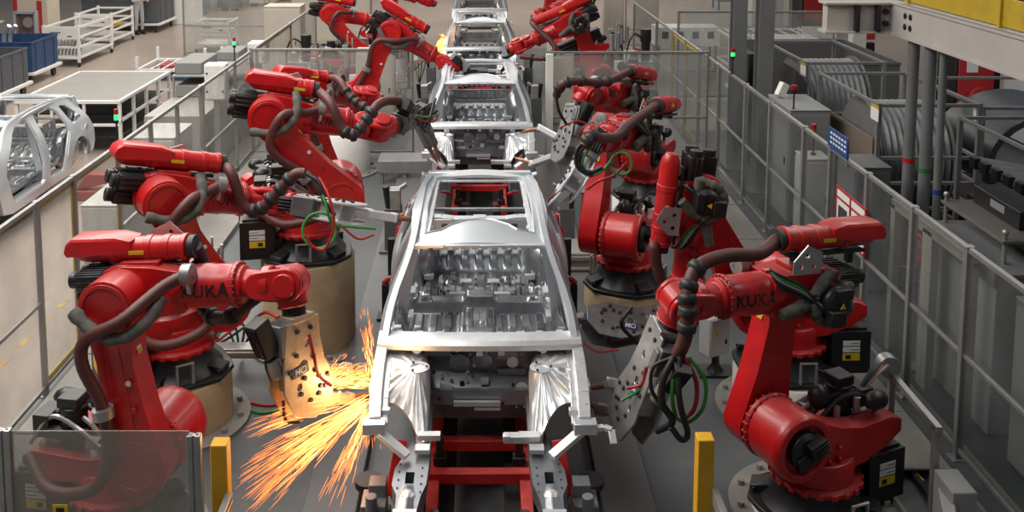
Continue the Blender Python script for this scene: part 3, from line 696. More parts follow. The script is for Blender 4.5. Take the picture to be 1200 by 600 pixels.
    b.lathe([(.186,.17),(.186,.20),(.14,.21),(.14,.28),(.11,.31)], (.35,0,.675), (0,1,0), 20); b.box((.30,.31,.72), (.15,.14,.12), ry=.35); b.box((.41,.29,.61), (.09,.08,.10), ry=.35)
    for k in range(4): b.box((.30,.385,.68+.025*k), (.15,.01,.012), ry=.35)
    b.build('shoulder_motor', BLACK, car, .008)
    b = MB().at(B)   # A1 motor, accumulators and pipework on the shelf
    b.cyl((-.28,-.08,.60), (-.28,-.08,.92), .10, n=18); b.box((-.28,-.08,.96), (.17,.17,.08)); am = b.build('column_motor', BLACK, car, .01)
    b = MB().at(B); b.ball((-.05,-.05,.86), .085, 14, (1,1,1.2)); b.ball((-.46,.14,.84), .075, 14, (1.5,1,1)); b.bar((-.52,-.16,.74), (-.12,-.18,.74), .07); b.box((-.48,-.08,.80), (.13,.22,.14)); b.build('balancer_accumulator', BLACK, car, .006)
    b = MB().at(B)
    for k, m in enumerate((STEEL, STEEL, CABLEB, CABLEB)):
        b.use(m); y = -.20+.09*k; b.tube(spline([(-.56,y,.66),(-.40,y+.03,.86),(-.18,y,.80+.03*k),(.02,y-.05,.70)], 5), .018, 6)
    b.use(STEEL); b.cyl((-.36,.04,.72), (-.36,.04,.84), .03, n=10); b.cyl((-.16,.04,.72), (-.16,.04,.80), .025, n=10); b.box((-.06,-.20,.70), (.10,.06,.07))
    b.build('pipework', STEEL, car, 0)
    # --- link arm on the right-hand side
    b = MB().at(L); ol = hull_outline(0, .245, 1.15, .205, 9, (.165,.135))
    b.prism(ol, -.40, -.19)
    b.lathe([(.185,-.01),(.185,.014),(.158,.014),(.152,.003),(.0,.003)], (1.15,-.40,0), (0,-1,0), 32, False)
    b.lathe([(.19,-.01),(.19,.012),(.168,.012),(.163,.003),(.0,.003)], (0,-.40,0), (0,-1,0), 32, False)
    b.lathe([(.195,0),(.195,.07)], (1.15,-.19,0), (0,1,0), 30)
    la = b.build('link_arm', RED, root, .028)
    b = MB().at(L); b.prism(hull_outline(.30, .07, .86, .055, 6), -.406, -.398); b.build('arm_rib', RED, la, .004)
    b = MB().at(L)
    for x in (.42,.62): b.cyl((x,-.405,-.09), (x,-.425,-.09), .022, n=10)
    b.use(TRIMW); b.box((.86,-.30,-.145), (.09,.06,.004)); b.use(TRIMY); b.box((.80,-.30,-.149), (.03,.06,.004))
    b.use(TRIMW); b.box((.97,-.30,.150), (.09,.07,.004)); b.use(TRIMY); b.box((.915,-.30,.150), (.03,.07,.004)); b.mats.insert(0, RED); b.mi = [0 if i < 20 else m+1 for i, m in enumerate(b.mi)]
    b.into(la)
    # --- forearm: gear drum, housing, tube, thin nose
    b = MB().at(G)
    b.lathe([(.18,-.13),(.21,-.12),(.21,.13),(.18,.15)], (0,0,0), (0,1,0), 32)
    hs = [(-.14,-.11),(-.14,.175),(.02,.205),(.22,.195),(.45,.155),(.45,-.148),(.25,-.175),(.05,-.175)]
    b.prism(hs, -.14, .15)
    b.lathe([(.0,.36),(.157,.36),(.157,.62),(.150,.63),(.150,.80),(.163,.805),(.163,.835),(.135,.84),(.135,.87),(.105,.885),(.088,1.04),(.0,1.04)], (0,0,0), (1,0,0), 32)
    b.box((.12,0,.205), (.30,.18,.03)); b.box((.42,0,.158), (.06,.05,.04))
    fa = b.build('forearm', RED, root, .014)
    b = MB().at(G)
    for k in range(22):
        a = 2*math.pi*k/22
        b.cyl((.80,.153*math.cos(a),.153*math.sin(a)), (.845,.153*math.cos(a),.153*math.sin(a)), .012, n=6)
    b.into(fa, mat('bolt_red',(.22,.02,.02),.5))
    if text:
        b = MB().use(INK); sz = .135
        text_geo(b, 'KUKA', sz, G @ frame((.62,-.157,.01), (1,0,0), (0,0,1), (0,-1,0)), .006, .157)
        text_geo(b, 'KUKA', sz, G @ frame((.62,.157,.01), (-1,0,0), (0,0,1), (0,1,0)), .006, .157)
        b.into(fa, INK)
    for y, z in ((-.085,.10),(.085,.10),(0,-.045)):
        b = MB().at(G); b.box((-.25,y,z), (.22,.13,.13)); b.cyl((-.36,y,z), (-.42,y,z), .06, n=14)
        for q in (-.045,0,.045): b.box((-.25,y+q,z+.068), (.20,.012,.014)); b.box((-.25,y-.068 if y <= 0 else y+.068,z+q), (.20,.014,.012))
        b.build('wrist_motor', BLACK, fa, .01)
    b = MB().at(G); b.lathe([(.125,0),(.125,.16),(.09,.20),(.0,.20)], (.0,.15,0), (0,1,0), 20); b.box((.03,.30,-.10), (.14,.16,.12)); b.box((-.02,.30,.08), (.15,.14,.08))
    em = b.build('elbow_motor', BLACK, fa, .012)
    b = MB().at(G); b.use(TRIMY); b.prism([(-.02,-.02),(.03,-.02),(.005,.025)], .371, .374); b.build('warning_sticker', TRIMY, em, 0, 0)
    if fabric:
        b = MB().at(G); rr = random.Random(len(label))
        P = [(.16*math.cos(R(a)), .22+.05*rr.random(), .16*math.sin(R(a))) for a in range(150,391,24)]
        P = [(.42,.20,-.10)]+P+[( .02,.24,.22)]; S = spline(P, 4); b.tube(S, [ .040+.006*math.sin(i*1.7)+.008*rr.random() for i in range(len(S))], 8); b.build('cable_wrap', FABRIC, fa, 0, 70)
        b = MB().at(L); P = [(1.18,-.46,.20),(1.02,-.50,.02),(.98,-.48,-.16),(1.05,-.40,-.30),(1.16,-.28,-.38)]; S = spline(P, 5); b.tube(S, [.042+.006*math.sin(i*1.9)+.010*rr.random() for i in range(len(S))], 8); b.build('cable_wrap', FABRIC, la, 0, 70)
    # --- in-line wrist
    b = MB()
    b.at(Matrix()); c = lambda x: G @ Vector((x,0,0))
    a6 = W+t*.10
    for s in (-1,1):
        Mx = axes(W+ax5*s*.085, g, g.cross(ax5)); b.at(frame(W, g, ax5, g.cross(ax5)))
        b.prism(hull_outline(-.20, .10, 0, .125, 7), s*.115, s*.07)
    b.at(Matrix()); b.cyl(c(1.0), c(1.08), .125, .13, 20)
    wr = b.build('wrist_fork', RED, root, .014)
    b = MB(); b.cyl(W-ax5*.07, W+ax5*.07, .125, n=24); b.cyl(W-ax5*.145, W+ax5*.145, .085, n=20); b.cyl(W, W+t*.15, .115, .105, 22); b.use(RED)
    b.cyl(W+t*.15, W+t*.165, .112, n=22); b.use(BLACK); b.cyl(W+t*.165, W+t*.215, .085, n=22); b.build('wrist_hand', RED, wr, .01)
    # --- red cover over the dress pack, above the forearm
    r0, r1, yo, zo = cap
    b = MB().at(G @ Matrix.Translation((0,yo,zo)))
    Lc = r1-r0
    b.lathe([(.0,r0+.02),(.05,r0+.03),(.082,r0+.08),(.09,r0+.14),(.09,r1-.05),(.098,r1-.045),(.098,r1-.01),(.07,r1)], (0,0,0), (1,0,0), 24)
    for x in (r0+.35, r0+.62, r1-.16): b.lathe([(.09,x-.03),(.097,x-.025),(.097,x+.025),(.09,x+.03)], (0,0,0), (1,0,0), 24)
    if lid:
        w = .108; pl = [(r0-.02,.02),(r0,.08),(r0+.05,.118),(r0+.40,.118),(r0+.52,.085),(r0+.52,.0),(r0+.1,-.02),(r0,-.02)]
        out = []
        for y, k in ((-w,.80),(-w*.86,.95),(-w*.5,1.),(w*.5,1.),(w*.86,.95),(w,.80)):
            out.append([(x+(r0+.05-x)*(1-k)*.6, y, z*k) for x, z in pl])
        b.loft(out)
    cv = b.build('hose_cover', RED, root, .008)
    b = MB().at(G @ Matrix.Translation((0,yo,zo))); b.lathe([(.075,r1),(.085,r1+.005),(.085,r1+.05),(.06,r1+.055)], (0,0,0), (1,0,0), 18); b.build('hose_collar', RUB, cv, 0)
    b = MB().at(G @ Matrix.Translation((0,yo,zo))); b.box(((r0+r1)/2+.05,0,-.115), (Lc*.80,.12,.025)); 
    for x in (r0+.25, r1-.15): b.box((x,-yo*.5,-.115-(zo-.30)*.5), (.05,.05+abs(yo),.03)); b.bar((x,0,-.11), (x,-yo,-zo+.18), .05, .05, (0,1,0))
    b.build('cover_bracket', BASEB, cv, .004)
    b = MB().at(G @ Matrix.Translation((0,yo,zo))); b.use(TRIMY); b.box((r0+.55,-.0985,0), (.12,.003,.03)); b.box((r0+.55,.0985,0), (.12,.003,.03)); b.into(cv)
    # white perforated bracket beside the cover
    if detail > 1:
        b = MB().at(G)
        b.prism([(.10,.20),(.36,.20),(.36,.30),(.24,.42),(.10,.36)], .20, .212, [arc(.17,.26,.02,0,330,7), arc(.29,.26,.02,0,330,7), arc(.24,.34,.02,0,330,7)]); b.build('perforated_bracket', STEEL, root, 0, 0)
        b = MB().at(G)
        for k, m in enumerate((CABLEB, CABLEB, CABLEW, CABLEG, CABLEB)):
            b.use(m); b.tube(spline([(-.12,.20,.16+.015*k),(.08,.26+.01*k,.02-.02*k),(.28,.24,.04+.02*k),(.46,.20,.12+.02*k),(.50,.12,.22)], 6), .011, 6)
        b.use(BLACK); b.box((.05,.24,.04), (.12,.08,.07)); b.box((.18,.24,.03), (.06,.06,.06)); b.build('arm_cable', CABLEB, root, 0, 60)
    # --- hose down the link arm
    if hose_link:
        g_ = lambda *p: G @ Vector(p); l_ = lambda *p: L @ Vector(p)
        P = [g_(.55,-.17,.16), g_(.38,-.27,.10), l_(1.10,-.50,-.16), l_(1.0,-.52,.10), l_(.82,-.52,.16), l_(.5,-.48,.10), l_(.15,-.47,.12), B @ Vector((.10,-.50,.55)), B @ Vector((-.25,-.46,.48)), B @ Vector((-.52,-.30,.62))]
        h = hose_part(root, P, .045, 'link_hose')
        for q, d in ((g_(.53,-.18,.155), g), (l_(.45,-.475,.10), L.to_3x3() @ Vector((1,0,0)))):
            b = MB(); b.lathe([(.052,-.04),(.075,-.035),(.075,.035),(.052,.04)], q, d, 16); b.build('hose_clamp', mat('clamp_silver',(.30,.30,.30),.45,.6,.2,9), h, 0)
        b = MB(); b.bar(g_(.53,-.17,.02), g_(.53,-.20,.20), .06, .03, g); b.build('clamp_bracket', STEEL, h, .004)
    return dict(root=root, G=G, L=L, B=B, W=W, t=t, F=W+t*.215, g=g, lft=lft, cap=G @ Vector((r1+.04,yo,zo)), ax5=ax5)

# ------------------------------------------------------------ welding guns: plates, transformer, servo, arms with copper tips
def make_gun(rb, E, T, m=None, w=.15, arm=ALU, motor=(0.55,-.16), logo=False, cables=True, gap=.12, tipm=None, th=1.0, wz=1.0, loops=()):
    m = m or STEEL; root = rb['root']; F = rb['F']; E, T = Vector(E), Vector(T)
    X = (E-F); Lg = X.length; M = axes(F, X, (T-E)); inv = M.inverted(); t = inv @ T
    gun = thing('g', '', '', F); bpy.data.objects.remove(gun)
    b = MB().at(M)
    b.box((.02,0,0), (.04,.20,.20)); b.box((.08,0,0), (.10,.16*th,.14))
    out = [(.03,-.10),(.10,-.11),(Lg*.45,-.13),(Lg*.80,-.14),(Lg+.06,-.08),(Lg+.12,.04),(Lg+.07,.15),(Lg*.78,.17),(Lg*.55,.12),(Lg*.3,.10),(.03,.10)]
    out = [(x, z*wz) for x, z in out]
    holes = [arc(Lg*.55,-.02,.035,0,330,9), arc(Lg*.78,-.07,.025,0,330,8), arc(Lg*.32,.02,.028,0,330,8)]
    for y in (-1,1): b.prism(out, y*w/2-.009, y*w/2+.009, holes)
    b.box((Lg*.25,0,.0), (.14,w,.16)); b.box((Lg*.9,0,.08), (.12,w,.05)); b.box((Lg*.68,0,-.09), (.20,w*.9,.06))
    g0 = b.build('weld_gun', m, root, .004)
    b = MB().at(M)
    for y in (-1,1):
        for x, z in ((Lg*.42,-.08),(Lg*.50,.07),(Lg*.66,.08),(Lg*.74,.11),(Lg*.86,-.06),(Lg*.93,.10),(Lg*.97,.02),(Lg*.70,-.02),(.10,.06),(.10,-.06),(Lg*.86,.12),(Lg*.58,-.10*wz),(Lg*.76,.13*wz),(Lg*.88,.11*wz)):
            b.cyl((x,y*(w/2+.006),z), (x,y*(w/2+.022),z), .018, n=8)
    b.into(g0, mat('bolt_dark',(.03,.035,.045),.45,.5))
    mx, mz = motor
    b = MB().at(M); a0 = Vector((Lg*mx+.10, 0, mz+.06)); a1 = Vector((Lg*mx-.24, 0, mz-.07)); b.cyl(a0, a0*.6+a1*.4, .055, n=16); b.use(BLACK); q = axes((a0+a1*2)/3, a1-a0, (0,1,0)); b.at(M @ q); b.box((.07,0,0), (.26,.13,.13))
    for k in (-.045,-.015,.015,.045): b.box((.07,.068,k), (.24,.012,.014)); b.box((.07,-.068,k), (.24,.012,.014))
    b.mats = [STEEL, BLACK]; b.mi = [0 if i < 18 else 1 for i in range(len(b.mi))]
    b.build('servo_motor', BLACK, g0, .008)
    b = MB().at(M); b.box((Lg*.22,0,-.15), (.22,w*1.1,.12)); b.box((Lg*.22,w*.6,-.15), (.16,.02,.08)); b.build('transformer', mat('transformer_grey',(.16,.16,.16),.45,.4,.2,8), g0, .01)
    # arms
    ends = []
    for k, (sx, px) in enumerate(((-1,Lg*.70),(1,Lg*.98))):
        p0 = Vector((px,0,.10)); tip = t+Vector((sx*gap*.5,0,0)); mid = p0.lerp(tip, .62)+Vector((sx*gap*.35,0,0))
        b = MB().at(M); b.bar(p0, p0.lerp(mid,.9), .085, .075, (1,0,0)); b.box(p0.lerp(mid,.9), (.09,.09,.06)); am = b.build('electrode_arm', arm, g0, .010)
        b = MB().at(M); pm = p0.lerp(mid,.86); b.cyl(pm, mid.lerp(tip,.75), .030, .024, 12); b.cyl(mid.lerp(tip,.75), tip, .022, .010, 12); b.build('copper_tip', tipm or COPPER, am, 0)
        ends.append((p0, mid))
    if cables:
        for name, mm, k in (('green_cable', CABLEG, 0), ('red_cable', CABLER, 1), ('black_cable', CABLEB, 2), ('black_cable', CABLEB, 3)):
            b = MB().at(M); sy = 1 if (M.to_3x3() @ Vector((0,1,0))).y < 0 else -1
            P = [(.0,sy*(w*.7+.02*k),-.14), (Lg*.28,sy*(w*.9+.07+.02*k),-.10+.05*k), (Lg*.70,sy*(w*.9+.10),-.06+.06*k), (Lg*(.98-.05*k),sy*(w*.7+.04),-.03+.02*k), (Lg*.86,sy*w*.5,.09), ends[k%2][0]]
            if k >= 2: P[2] = (Lg*.62,sy*(w*.7+.06),-.22+.16*(k-2)); P[3] = (Lg*.92,sy*w*.6,-.13)
            b.tube(spline(P, 7), .013 if k < 2 else .018, 7); b.build(name, mm, g0, 0, 60)
    for name, mm, r, P in loops:
        b = MB(); b.tube(spline(P, 7), r, 8); b.build(name, mm, g0, 0, 60)
    if logo:
        b = MB(); sy = 1 if (M.to_3x3() @ Vector((0,1,0))).y < 0 else -1
        x3 = M.to_3x3(); yv = x3 @ Vector((0,sy,0))
        along = x3 @ Vector((1,0,0)); along = along if False else along
        c = M @ Vector((Lg*.60, sy*(w/2+.012), -.06)); u = logo if isinstance(logo, Vector) else Vector((1,0,0))
        xx = (u-yv*u.dot(yv)).normalized(); FM = frame(c, xx, yv.cross(xx), yv)
        b.at(FM); b.use(TRIMB); b.box((0,0,.002), (.15,.062,.004)); b.at(Matrix()); b.use(TRIMW); text_geo(b, 'MCi', .062, FM @ Matrix.Translation((0,-.002,.005)), .003, None, .25, .001)
        b.build('maker_plate', TRIMB, g0, 0, 0, label='small dark plate with white slanted letters')
    return g0, M, Lg

RB = {}
def K(k, label, base, a1, e2, e3, tool, **kw): RB[k] = make_robot(label, base, a1, e2, e3, tool, **kw)
# pedestals under the robots
pedestal(-2.724,6.944,.18,.50, 'low tan pedestal behind the smoked front sheet, under the front-left robot')
pedestal(-2.792,8.642,.48,.49, 'tan concrete pedestal left of the sparks with a rusty floor flange')
pedestal(-1.854,10.234,1.0,.50, 'tall tan-stained pedestal lit by the sparks, beside the car door opening')
pedestal(-2.42,16.75,.74,.50, 'clean white pedestal behind the left-hand red arms', WHITEP)
pedestal(-2.64,13.4,.28,.46, 'white pedestal hidden low behind the tall tan-stained one', WHITEP)
pedestal(2.652,7.302,.045,.50, 'low pedestal at the bottom right corner under the front-right robot', WHITEP)
pedestal(2.904,8.86,.40,.49, 'white pedestal behind the big red arm on the right', WHITEP)
pedestal(1.71,10.99,.35,.49, 'rust-streaked tan pedestal right of the car windscreen', TAN)
pedestal(2.439,14.025,.44,.49, 'white pedestal behind the upright red cover on the right', WHITEP)
pedestal(2.614,18.083,.73,.49, 'pale tan pedestal seen through the cross fence on the right', TAN)

# the robots: pose angles solved from their joints in the photograph
T1 = pt(440,452,X=-.80); E1 = pt(352,470,Y=6.62)
K('L1', 'front-left red robot, gun pointing down into the spark shower, base behind the smoked sheet', (-2.724,6.944,.186), -.146, 1.713, .088, pt(352,420,Y=6.62)-pt(338,332,Y=6.74), cap=(-.46,.46,.04,.28))
T2 = pt(478,256,X=-.70); E2 = pt(412,250,Y=9.0)
K('L2', 'second red robot on the left, its pale gun reaching the nearest roof rail', (-2.792,8.642,.486), .577, 2.024, -.241, (.97,-.25,-.06), cap=(-.42,.55,.02,.31))
T3 = pt(514,190,Y=13.2); E3 = pt(500,128,Y=11.6)
K('L3', 'red robot on the tall tan-stained pedestal, arm leaning back under a big red hose cover', (-1.854,10.234,1.006), .189, 2.256, -.197, (.82,.55,.05), cap=(-.28,.42,.0,.30))
K('L4', 'half-hidden red robot whose forearm pokes out behind the tall tan-stained pedestal', (-2.64,13.385,.286), .677, 1.779, -.184, (.9,.2,-.35), cap=(-.35,.45,.0,.24), detail=1)
T5 = pt(538,68,X=-.45)
K('L5', 'red robot beyond the left cross fence, forearm slanting down to the third car', (-2.36,16.86,.746), .0, 1.14, -.55, (1,.0,.0), cap=(-.4,.5,.0,.33), detail=1)
T6 = pt(688,462,X=.90); E6 = pt(738,498,Y=6.95)
K('R1', 'largest red robot, at front right, forearm level and grey gun hanging by the front wing', (2.652,7.302,.051), 3.547, 1.757, .084, pt(780,400,Y=6.85)-pt(797,353,Y=6.78), cap=(-.62,.32,.0,.40))
T7 = pt(678,370,X=.90); E7 = pt(700,385,Y=8.5)
K('R2', 'red robot on the right with its forearm pointing straight down, behind the front-right arm', (2.904,8.86,.406), 3.175, 1.1, -1.463, (-1,-.2,-.1), cap=(-.40,.50,.10,.33), lid=False)
T8 = pt(640,242,X=.72); E8 = pt(672,215,Y=9.45)
K('R3', 'red robot on the rust-streaked pedestal, pale gun and green cable loop at the car roof', (1.71,10.99,.356), R(245), R(108), R(10), (-.55,-.55,-.6), cap=(-.50,.38,.40,.36), lid=False)
T9 = pt(607,170,Y=12.9); E9 = pt(662,182,Y=11.9)
K('R4', 'red robot on the white pedestal at right, its forearm level below the cross fence rail', (2.439,14.025,.446), 4.175, .991, .235, pt(668,140,Y=12.1)-pt(690,108,Y=12.18), cap=(-.42,.45,.28,.34), lid=False, detail=1)
T10 = pt(592,70,X=.5)
K('R5', 'red robot beyond the right cross fence, long forearm slanting down to the third car', (2.614,18.083,.735), 3.2, 1.165, -.389, (-.9,.1,-.35), cap=(-.35,.75,.0,.30), detail=1)
K('L6', 'red robot cut by the top edge, upper left, arm leaning over the white parts rack', (-3.0,21.4,.6), .25, 2.2, -.2, (.8,.3,-.4), detail=1, text=False, fabric=False)
K('L7', 'red robot cut by the top edge, left of the farthest car bodies', (-2.4,25.0,.6), .3, 1.9, -.3, (.8,.3,-.4), detail=1, text=False, fabric=False)
K('R6', 'red robot cut by the top edge, right of the third car body', (2.4,22.6,.6), 3.6, 1.9, -.25, (-.8,.2,-.4), detail=1, text=False, fabric=False)
K('R7', 'far red robot cut by the top edge, right of the farthest car body', (2.4,27.5,.6), 3.3, 1.6, -.2, (-.8,.2,-.4), detail=1, text=False, fabric=False)
pedestal(-3.0,21.4,.6,.48, 'far white pedestal under the upper-left red robot cut by the frame', WHITEP)
pedestal(-2.4,25.0,.6,.48, 'farthest white pedestal left of the line', WHITEP)
pedestal(2.4,22.6,.6,.48, 'far white pedestal right of the third car body', WHITEP)
pedestal(2.4,27.5,.6,.48, 'farthest white pedestal right of the line', WHITEP)
def ring(u, v, Y, r, a0=0, a1=360, n=14, tilt=.3):
    c = pt(u, v, Y=Y); return [c+Vector((r*math.cos(R(a)), tilt*r*math.sin(R(a)), r*math.sin(R(a)))) for a in lin(a0, a1, n)]
make_gun(RB['L1'], E1, T1, SPARKST, .16, SPARKST, (.45,-.24), logo=Vector((1,0,.15)), cables=False, wz=1.45, loops=(
    ('red_cable', CABLER, .012, [pt(362,392,Y=6.55),pt(368,418,Y=6.5),pt(374,440,Y=6.55),pt(388,452,Y=6.6)]),('red_cable', CABLER, .012, [pt(300,372,Y=6.7),pt(312,366,Y=6.6),pt(326,372,Y=6.5)]),
    ('black_cable', CABLEB, .014, [pt(322,405,Y=6.5),pt(312,425,Y=6.45),pt(318,445,Y=6.5)]),('black_cable', CABLEB, .012, [pt(332,470,Y=6.5),pt(335,492,Y=6.5),pt(352,496,Y=6.5)])))
make_gun(RB['L2'], E2, T2, ALU, .17, ALU, (.3,-.05), cables=False, gap=.16, wz=1.35, loops=(
    ('green_cable', CABLEG, .013, ring(374,270,8.6,.15,-60,300)),('red_cable', CABLER, .013, [pt(374,208,Y=8.7),pt(386,232,Y=8.55),pt(391,262,Y=8.5),pt(382,290,Y=8.5),pt(368,290,Y=8.5),pt(357,276,Y=8.5)]),
    ('green_cable', CABLEG, .012, [pt(372,212,Y=8.7),pt(382,240,Y=8.55),pt(390,262,Y=8.55),pt(415,266,Y=8.7),pt(440,268,Y=8.8)]),('black_cable', CABLEB, .02, [pt(360,204,Y=8.7),pt(374,214,Y=8.65),pt(380,236,Y=8.6),pt(392,252,Y=8.65)]),('red_cable', CABLER, .01, [pt(400,265,Y=8.75),pt(420,280,Y=8.75),pt(438,275,Y=8.8)])))
make_gun(RB['L3'], E3, T3, DARKST, .14, mat('dark_gun_steel',(.20,.20,.20),.42,.7,.2,9), (.25,-.15), gap=.10)
make_gun(RB['L5'], pt(533,68,Y=17.3), T5, ALU, .14, STEEL, (.5,-.1), cables=False)
make_gun(RB['R1'], E6, T6, STEEL, .17, STEEL, (.42,-.27), logo=Vector((1,0,-.2)), cables=False, wz=1.5, loops=(
    ('green_cable', CABLEG, .014, [pt(808,420,Y=6.5),pt(826,445,Y=6.5),pt(824,478,Y=6.5),pt(806,495,Y=6.5),pt(792,490,Y=6.5)]),('red_cable', CABLER, .016, [pt(803,420,Y=6.5),pt(816,448,Y=6.48),pt(814,478,Y=6.48),pt(800,492,Y=6.5)]),
    ('green_cable', CABLEG, .015, [pt(793,420,Y=6.5),pt(789,445,Y=6.45),pt(788,470,Y=6.45),pt(792,488,Y=6.5)]),('black_cable', CABLEB, .026, [pt(790,418,Y=6.5),pt(777,445,Y=6.45),pt(776,472,Y=6.45),pt(788,494,Y=6.5),pt(770,505,Y=6.6)]),
    ('black_cable', CABLEB, .022, [pt(797,418,Y=6.5),pt(795,450,Y=6.42),pt(798,478,Y=6.42),pt(806,508,Y=6.5),pt(798,515,Y=6.5),pt(786,500,Y=6.5)]),('black_cable', CABLEB, .014, [pt(786,420,Y=6.5),pt(766,430,Y=6.5),pt(763,455,Y=6.5),pt(775,475,Y=6.5)]),
    ('red_cable', CABLER, .012, [pt(757,430,Y=6.75),pt(752,450,Y=6.75),pt(735,455,Y=6.8)]),('green_cable', CABLEG, .010, [pt(760,428,Y=6.75),pt(755,452,Y=6.75),pt(728,470,Y=6.8)])))
make_gun(RB['R2'], E7, T7, mat('dark_gun_steel',(.20,.20,.20),.42,.7,.2,9), .16, STEEL, (.2,-.05), logo=Vector((1,0,0)), cables=False, wz=1.2, loops=(('black_cable', CABLEB, .018, [pt(740,360,Y=8.3),pt(728,380,Y=8.25),pt(745,400,Y=8.3),pt(752,408,Y=8.3)]),('red_cable', CABLER, .009, [pt(684,402,Y=8.35),pt(700,412,Y=8.3),pt(725,410,Y=8.3)])))
make_gun(RB['R3'], E8, T8, ALU, .16, ALU, (.4,-.16), cables=False, gap=.16, wz=1.35, loops=(
    ('green_cable', CABLEG, .013, [pt(696,165,Y=8.95),pt(684,185,Y=8.9),pt(682,200,Y=8.9),pt(692,206,Y=8.9),pt(706,200,Y=8.9),pt(716,188,Y=8.95)]),('green_cable', CABLEG, .012, ring(728,192,9.1,.10,-160,180)),
    ('black_cable', CABLEB, .02, [pt(694,162,Y=8.95),pt(680,178,Y=8.9),pt(679,192,Y=8.9),pt(690,202,Y=8.9),pt(706,196,Y=8.9)]),('black_cable', CABLEB, .02, [pt(690,162,Y=8.95),pt(676,176,Y=8.9),pt(677,196,Y=8.9),pt(694,206,Y=8.9)]),
    ('red_cable', CABLER, .012, [pt(735,190,Y=9.1),pt(720,205,Y=9.1),pt(702,212,Y=9.1),pt(688,222,Y=9.2)])))
make_gun(RB['R4'], E9, T9, STEEL, .16, ALU, (.45,-.16), gap=.34, cables=False, wz=1.2, loops=(('black_cable', CABLEB, .018, [pt(652,115,Y=11.4),pt(655,130,Y=11.4),pt(664,146,Y=11.5)]),('red_cable', CABLER, .012, [pt(655,150,Y=11.6),pt(675,142,Y=11.6),pt(688,146,Y=11.6),pt(690,152,Y=11.6)])))
make_gun(RB['R5'], pt(596,62,Y=18.4), T10, DARKST, .14, STEEL, (.5,-.1), cables=False)
for k, a, c in (('L5', pt(447,49,Y=18.1), pt(468,60,Y=18.1)), ('R5', pt(655,58,Y=18.7), pt(703,37,Y=18.7))):
    b = MB(); b.bar(a, c, .26, .20)
    for q in (-.08,0,.08): b.bar(a+Vector((0,-.13,q)), c+Vector((0,-.13,q)), .03, .02)
    b.build('spring_balancer', BLACK, RB[k]['root'], .01)
# dress hoses from each cover to the gun
def dress(k, P, clamps=(.55,.66,.77,.88), m=None, r=.05):
    rb = RB[k]; P = [rb['cap']]+P; return hose_part(rb['root'], P, r, 'dress_hose', m, clamps)
dress('L1', [pt(238,312,Y=7.0), pt(232,345,Y=7.15), pt(245,368,Y=7.1), pt(268,372,Y=6.9), pt(295,352,Y=6.85), pt(312,340,Y=6.9)], (.3,.55,.7), RUB)
dress('L2', [pt(272,205,Y=8.8), pt(285,240,Y=8.8), pt(303,246,Y=8.8), pt(325,225,Y=8.8), pt(345,205,Y=8.8), pt(358,203,Y=8.8)], (.45,.53,.62,.7,.78))
dress('L3', [pt(388,122,Y=10), pt(400,150,Y=9.95), pt(415,158,Y=9.95), pt(430,140,Y=10), pt(444,122,Y=10.1), pt(462,118,Y=10.4), pt(485,125,Y=11), pt(503,140,Y=11.4)], (.3,.37,.44,.5,.56))
dress('L4', [pt(398,95,Y=13.2), pt(412,115,Y=13), pt(430,128,Y=12.9), pt(440,140,Y=12.8)], (.4,.5,.6,.7,.8))
dress('R1', [pt(890,297,Y=6.95), pt(850,300,Y=6.75), pt(818,313,Y=6.65), pt(806,340,Y=6.55), pt(806,365,Y=6.5), pt(803,395,Y=6.5), pt(795,415,Y=6.55)], (.45,.55,.64,.72,.80))
dress('R2', [pt(766,290,Y=8.6), pt(772,320,Y=8.6), pt(782,345,Y=8.6), pt(776,350,Y=8.5)], (.8,.92))
dress('R3', [pt(738,145,Y=9.9), pt(722,160,Y=9.6), pt(705,162,Y=9.2), pt(693,160,Y=8.95), pt(684,172,Y=8.9)], (.8,.9))
dress('R4', [pt(716,94,Y=11.9), pt(700,97,Y=11.6), pt(675,95,Y=11.3), pt(658,100,Y=11.3), pt(652,112,Y=11.4)], (.25,.4,.55,.7,.85))
dress('R5', [pt(628,32,Y=17.8), pt(650,55,Y=17.6), pt(640,68,Y=17.6), pt(610,66,Y=17.8)], (.6,.75,.9))

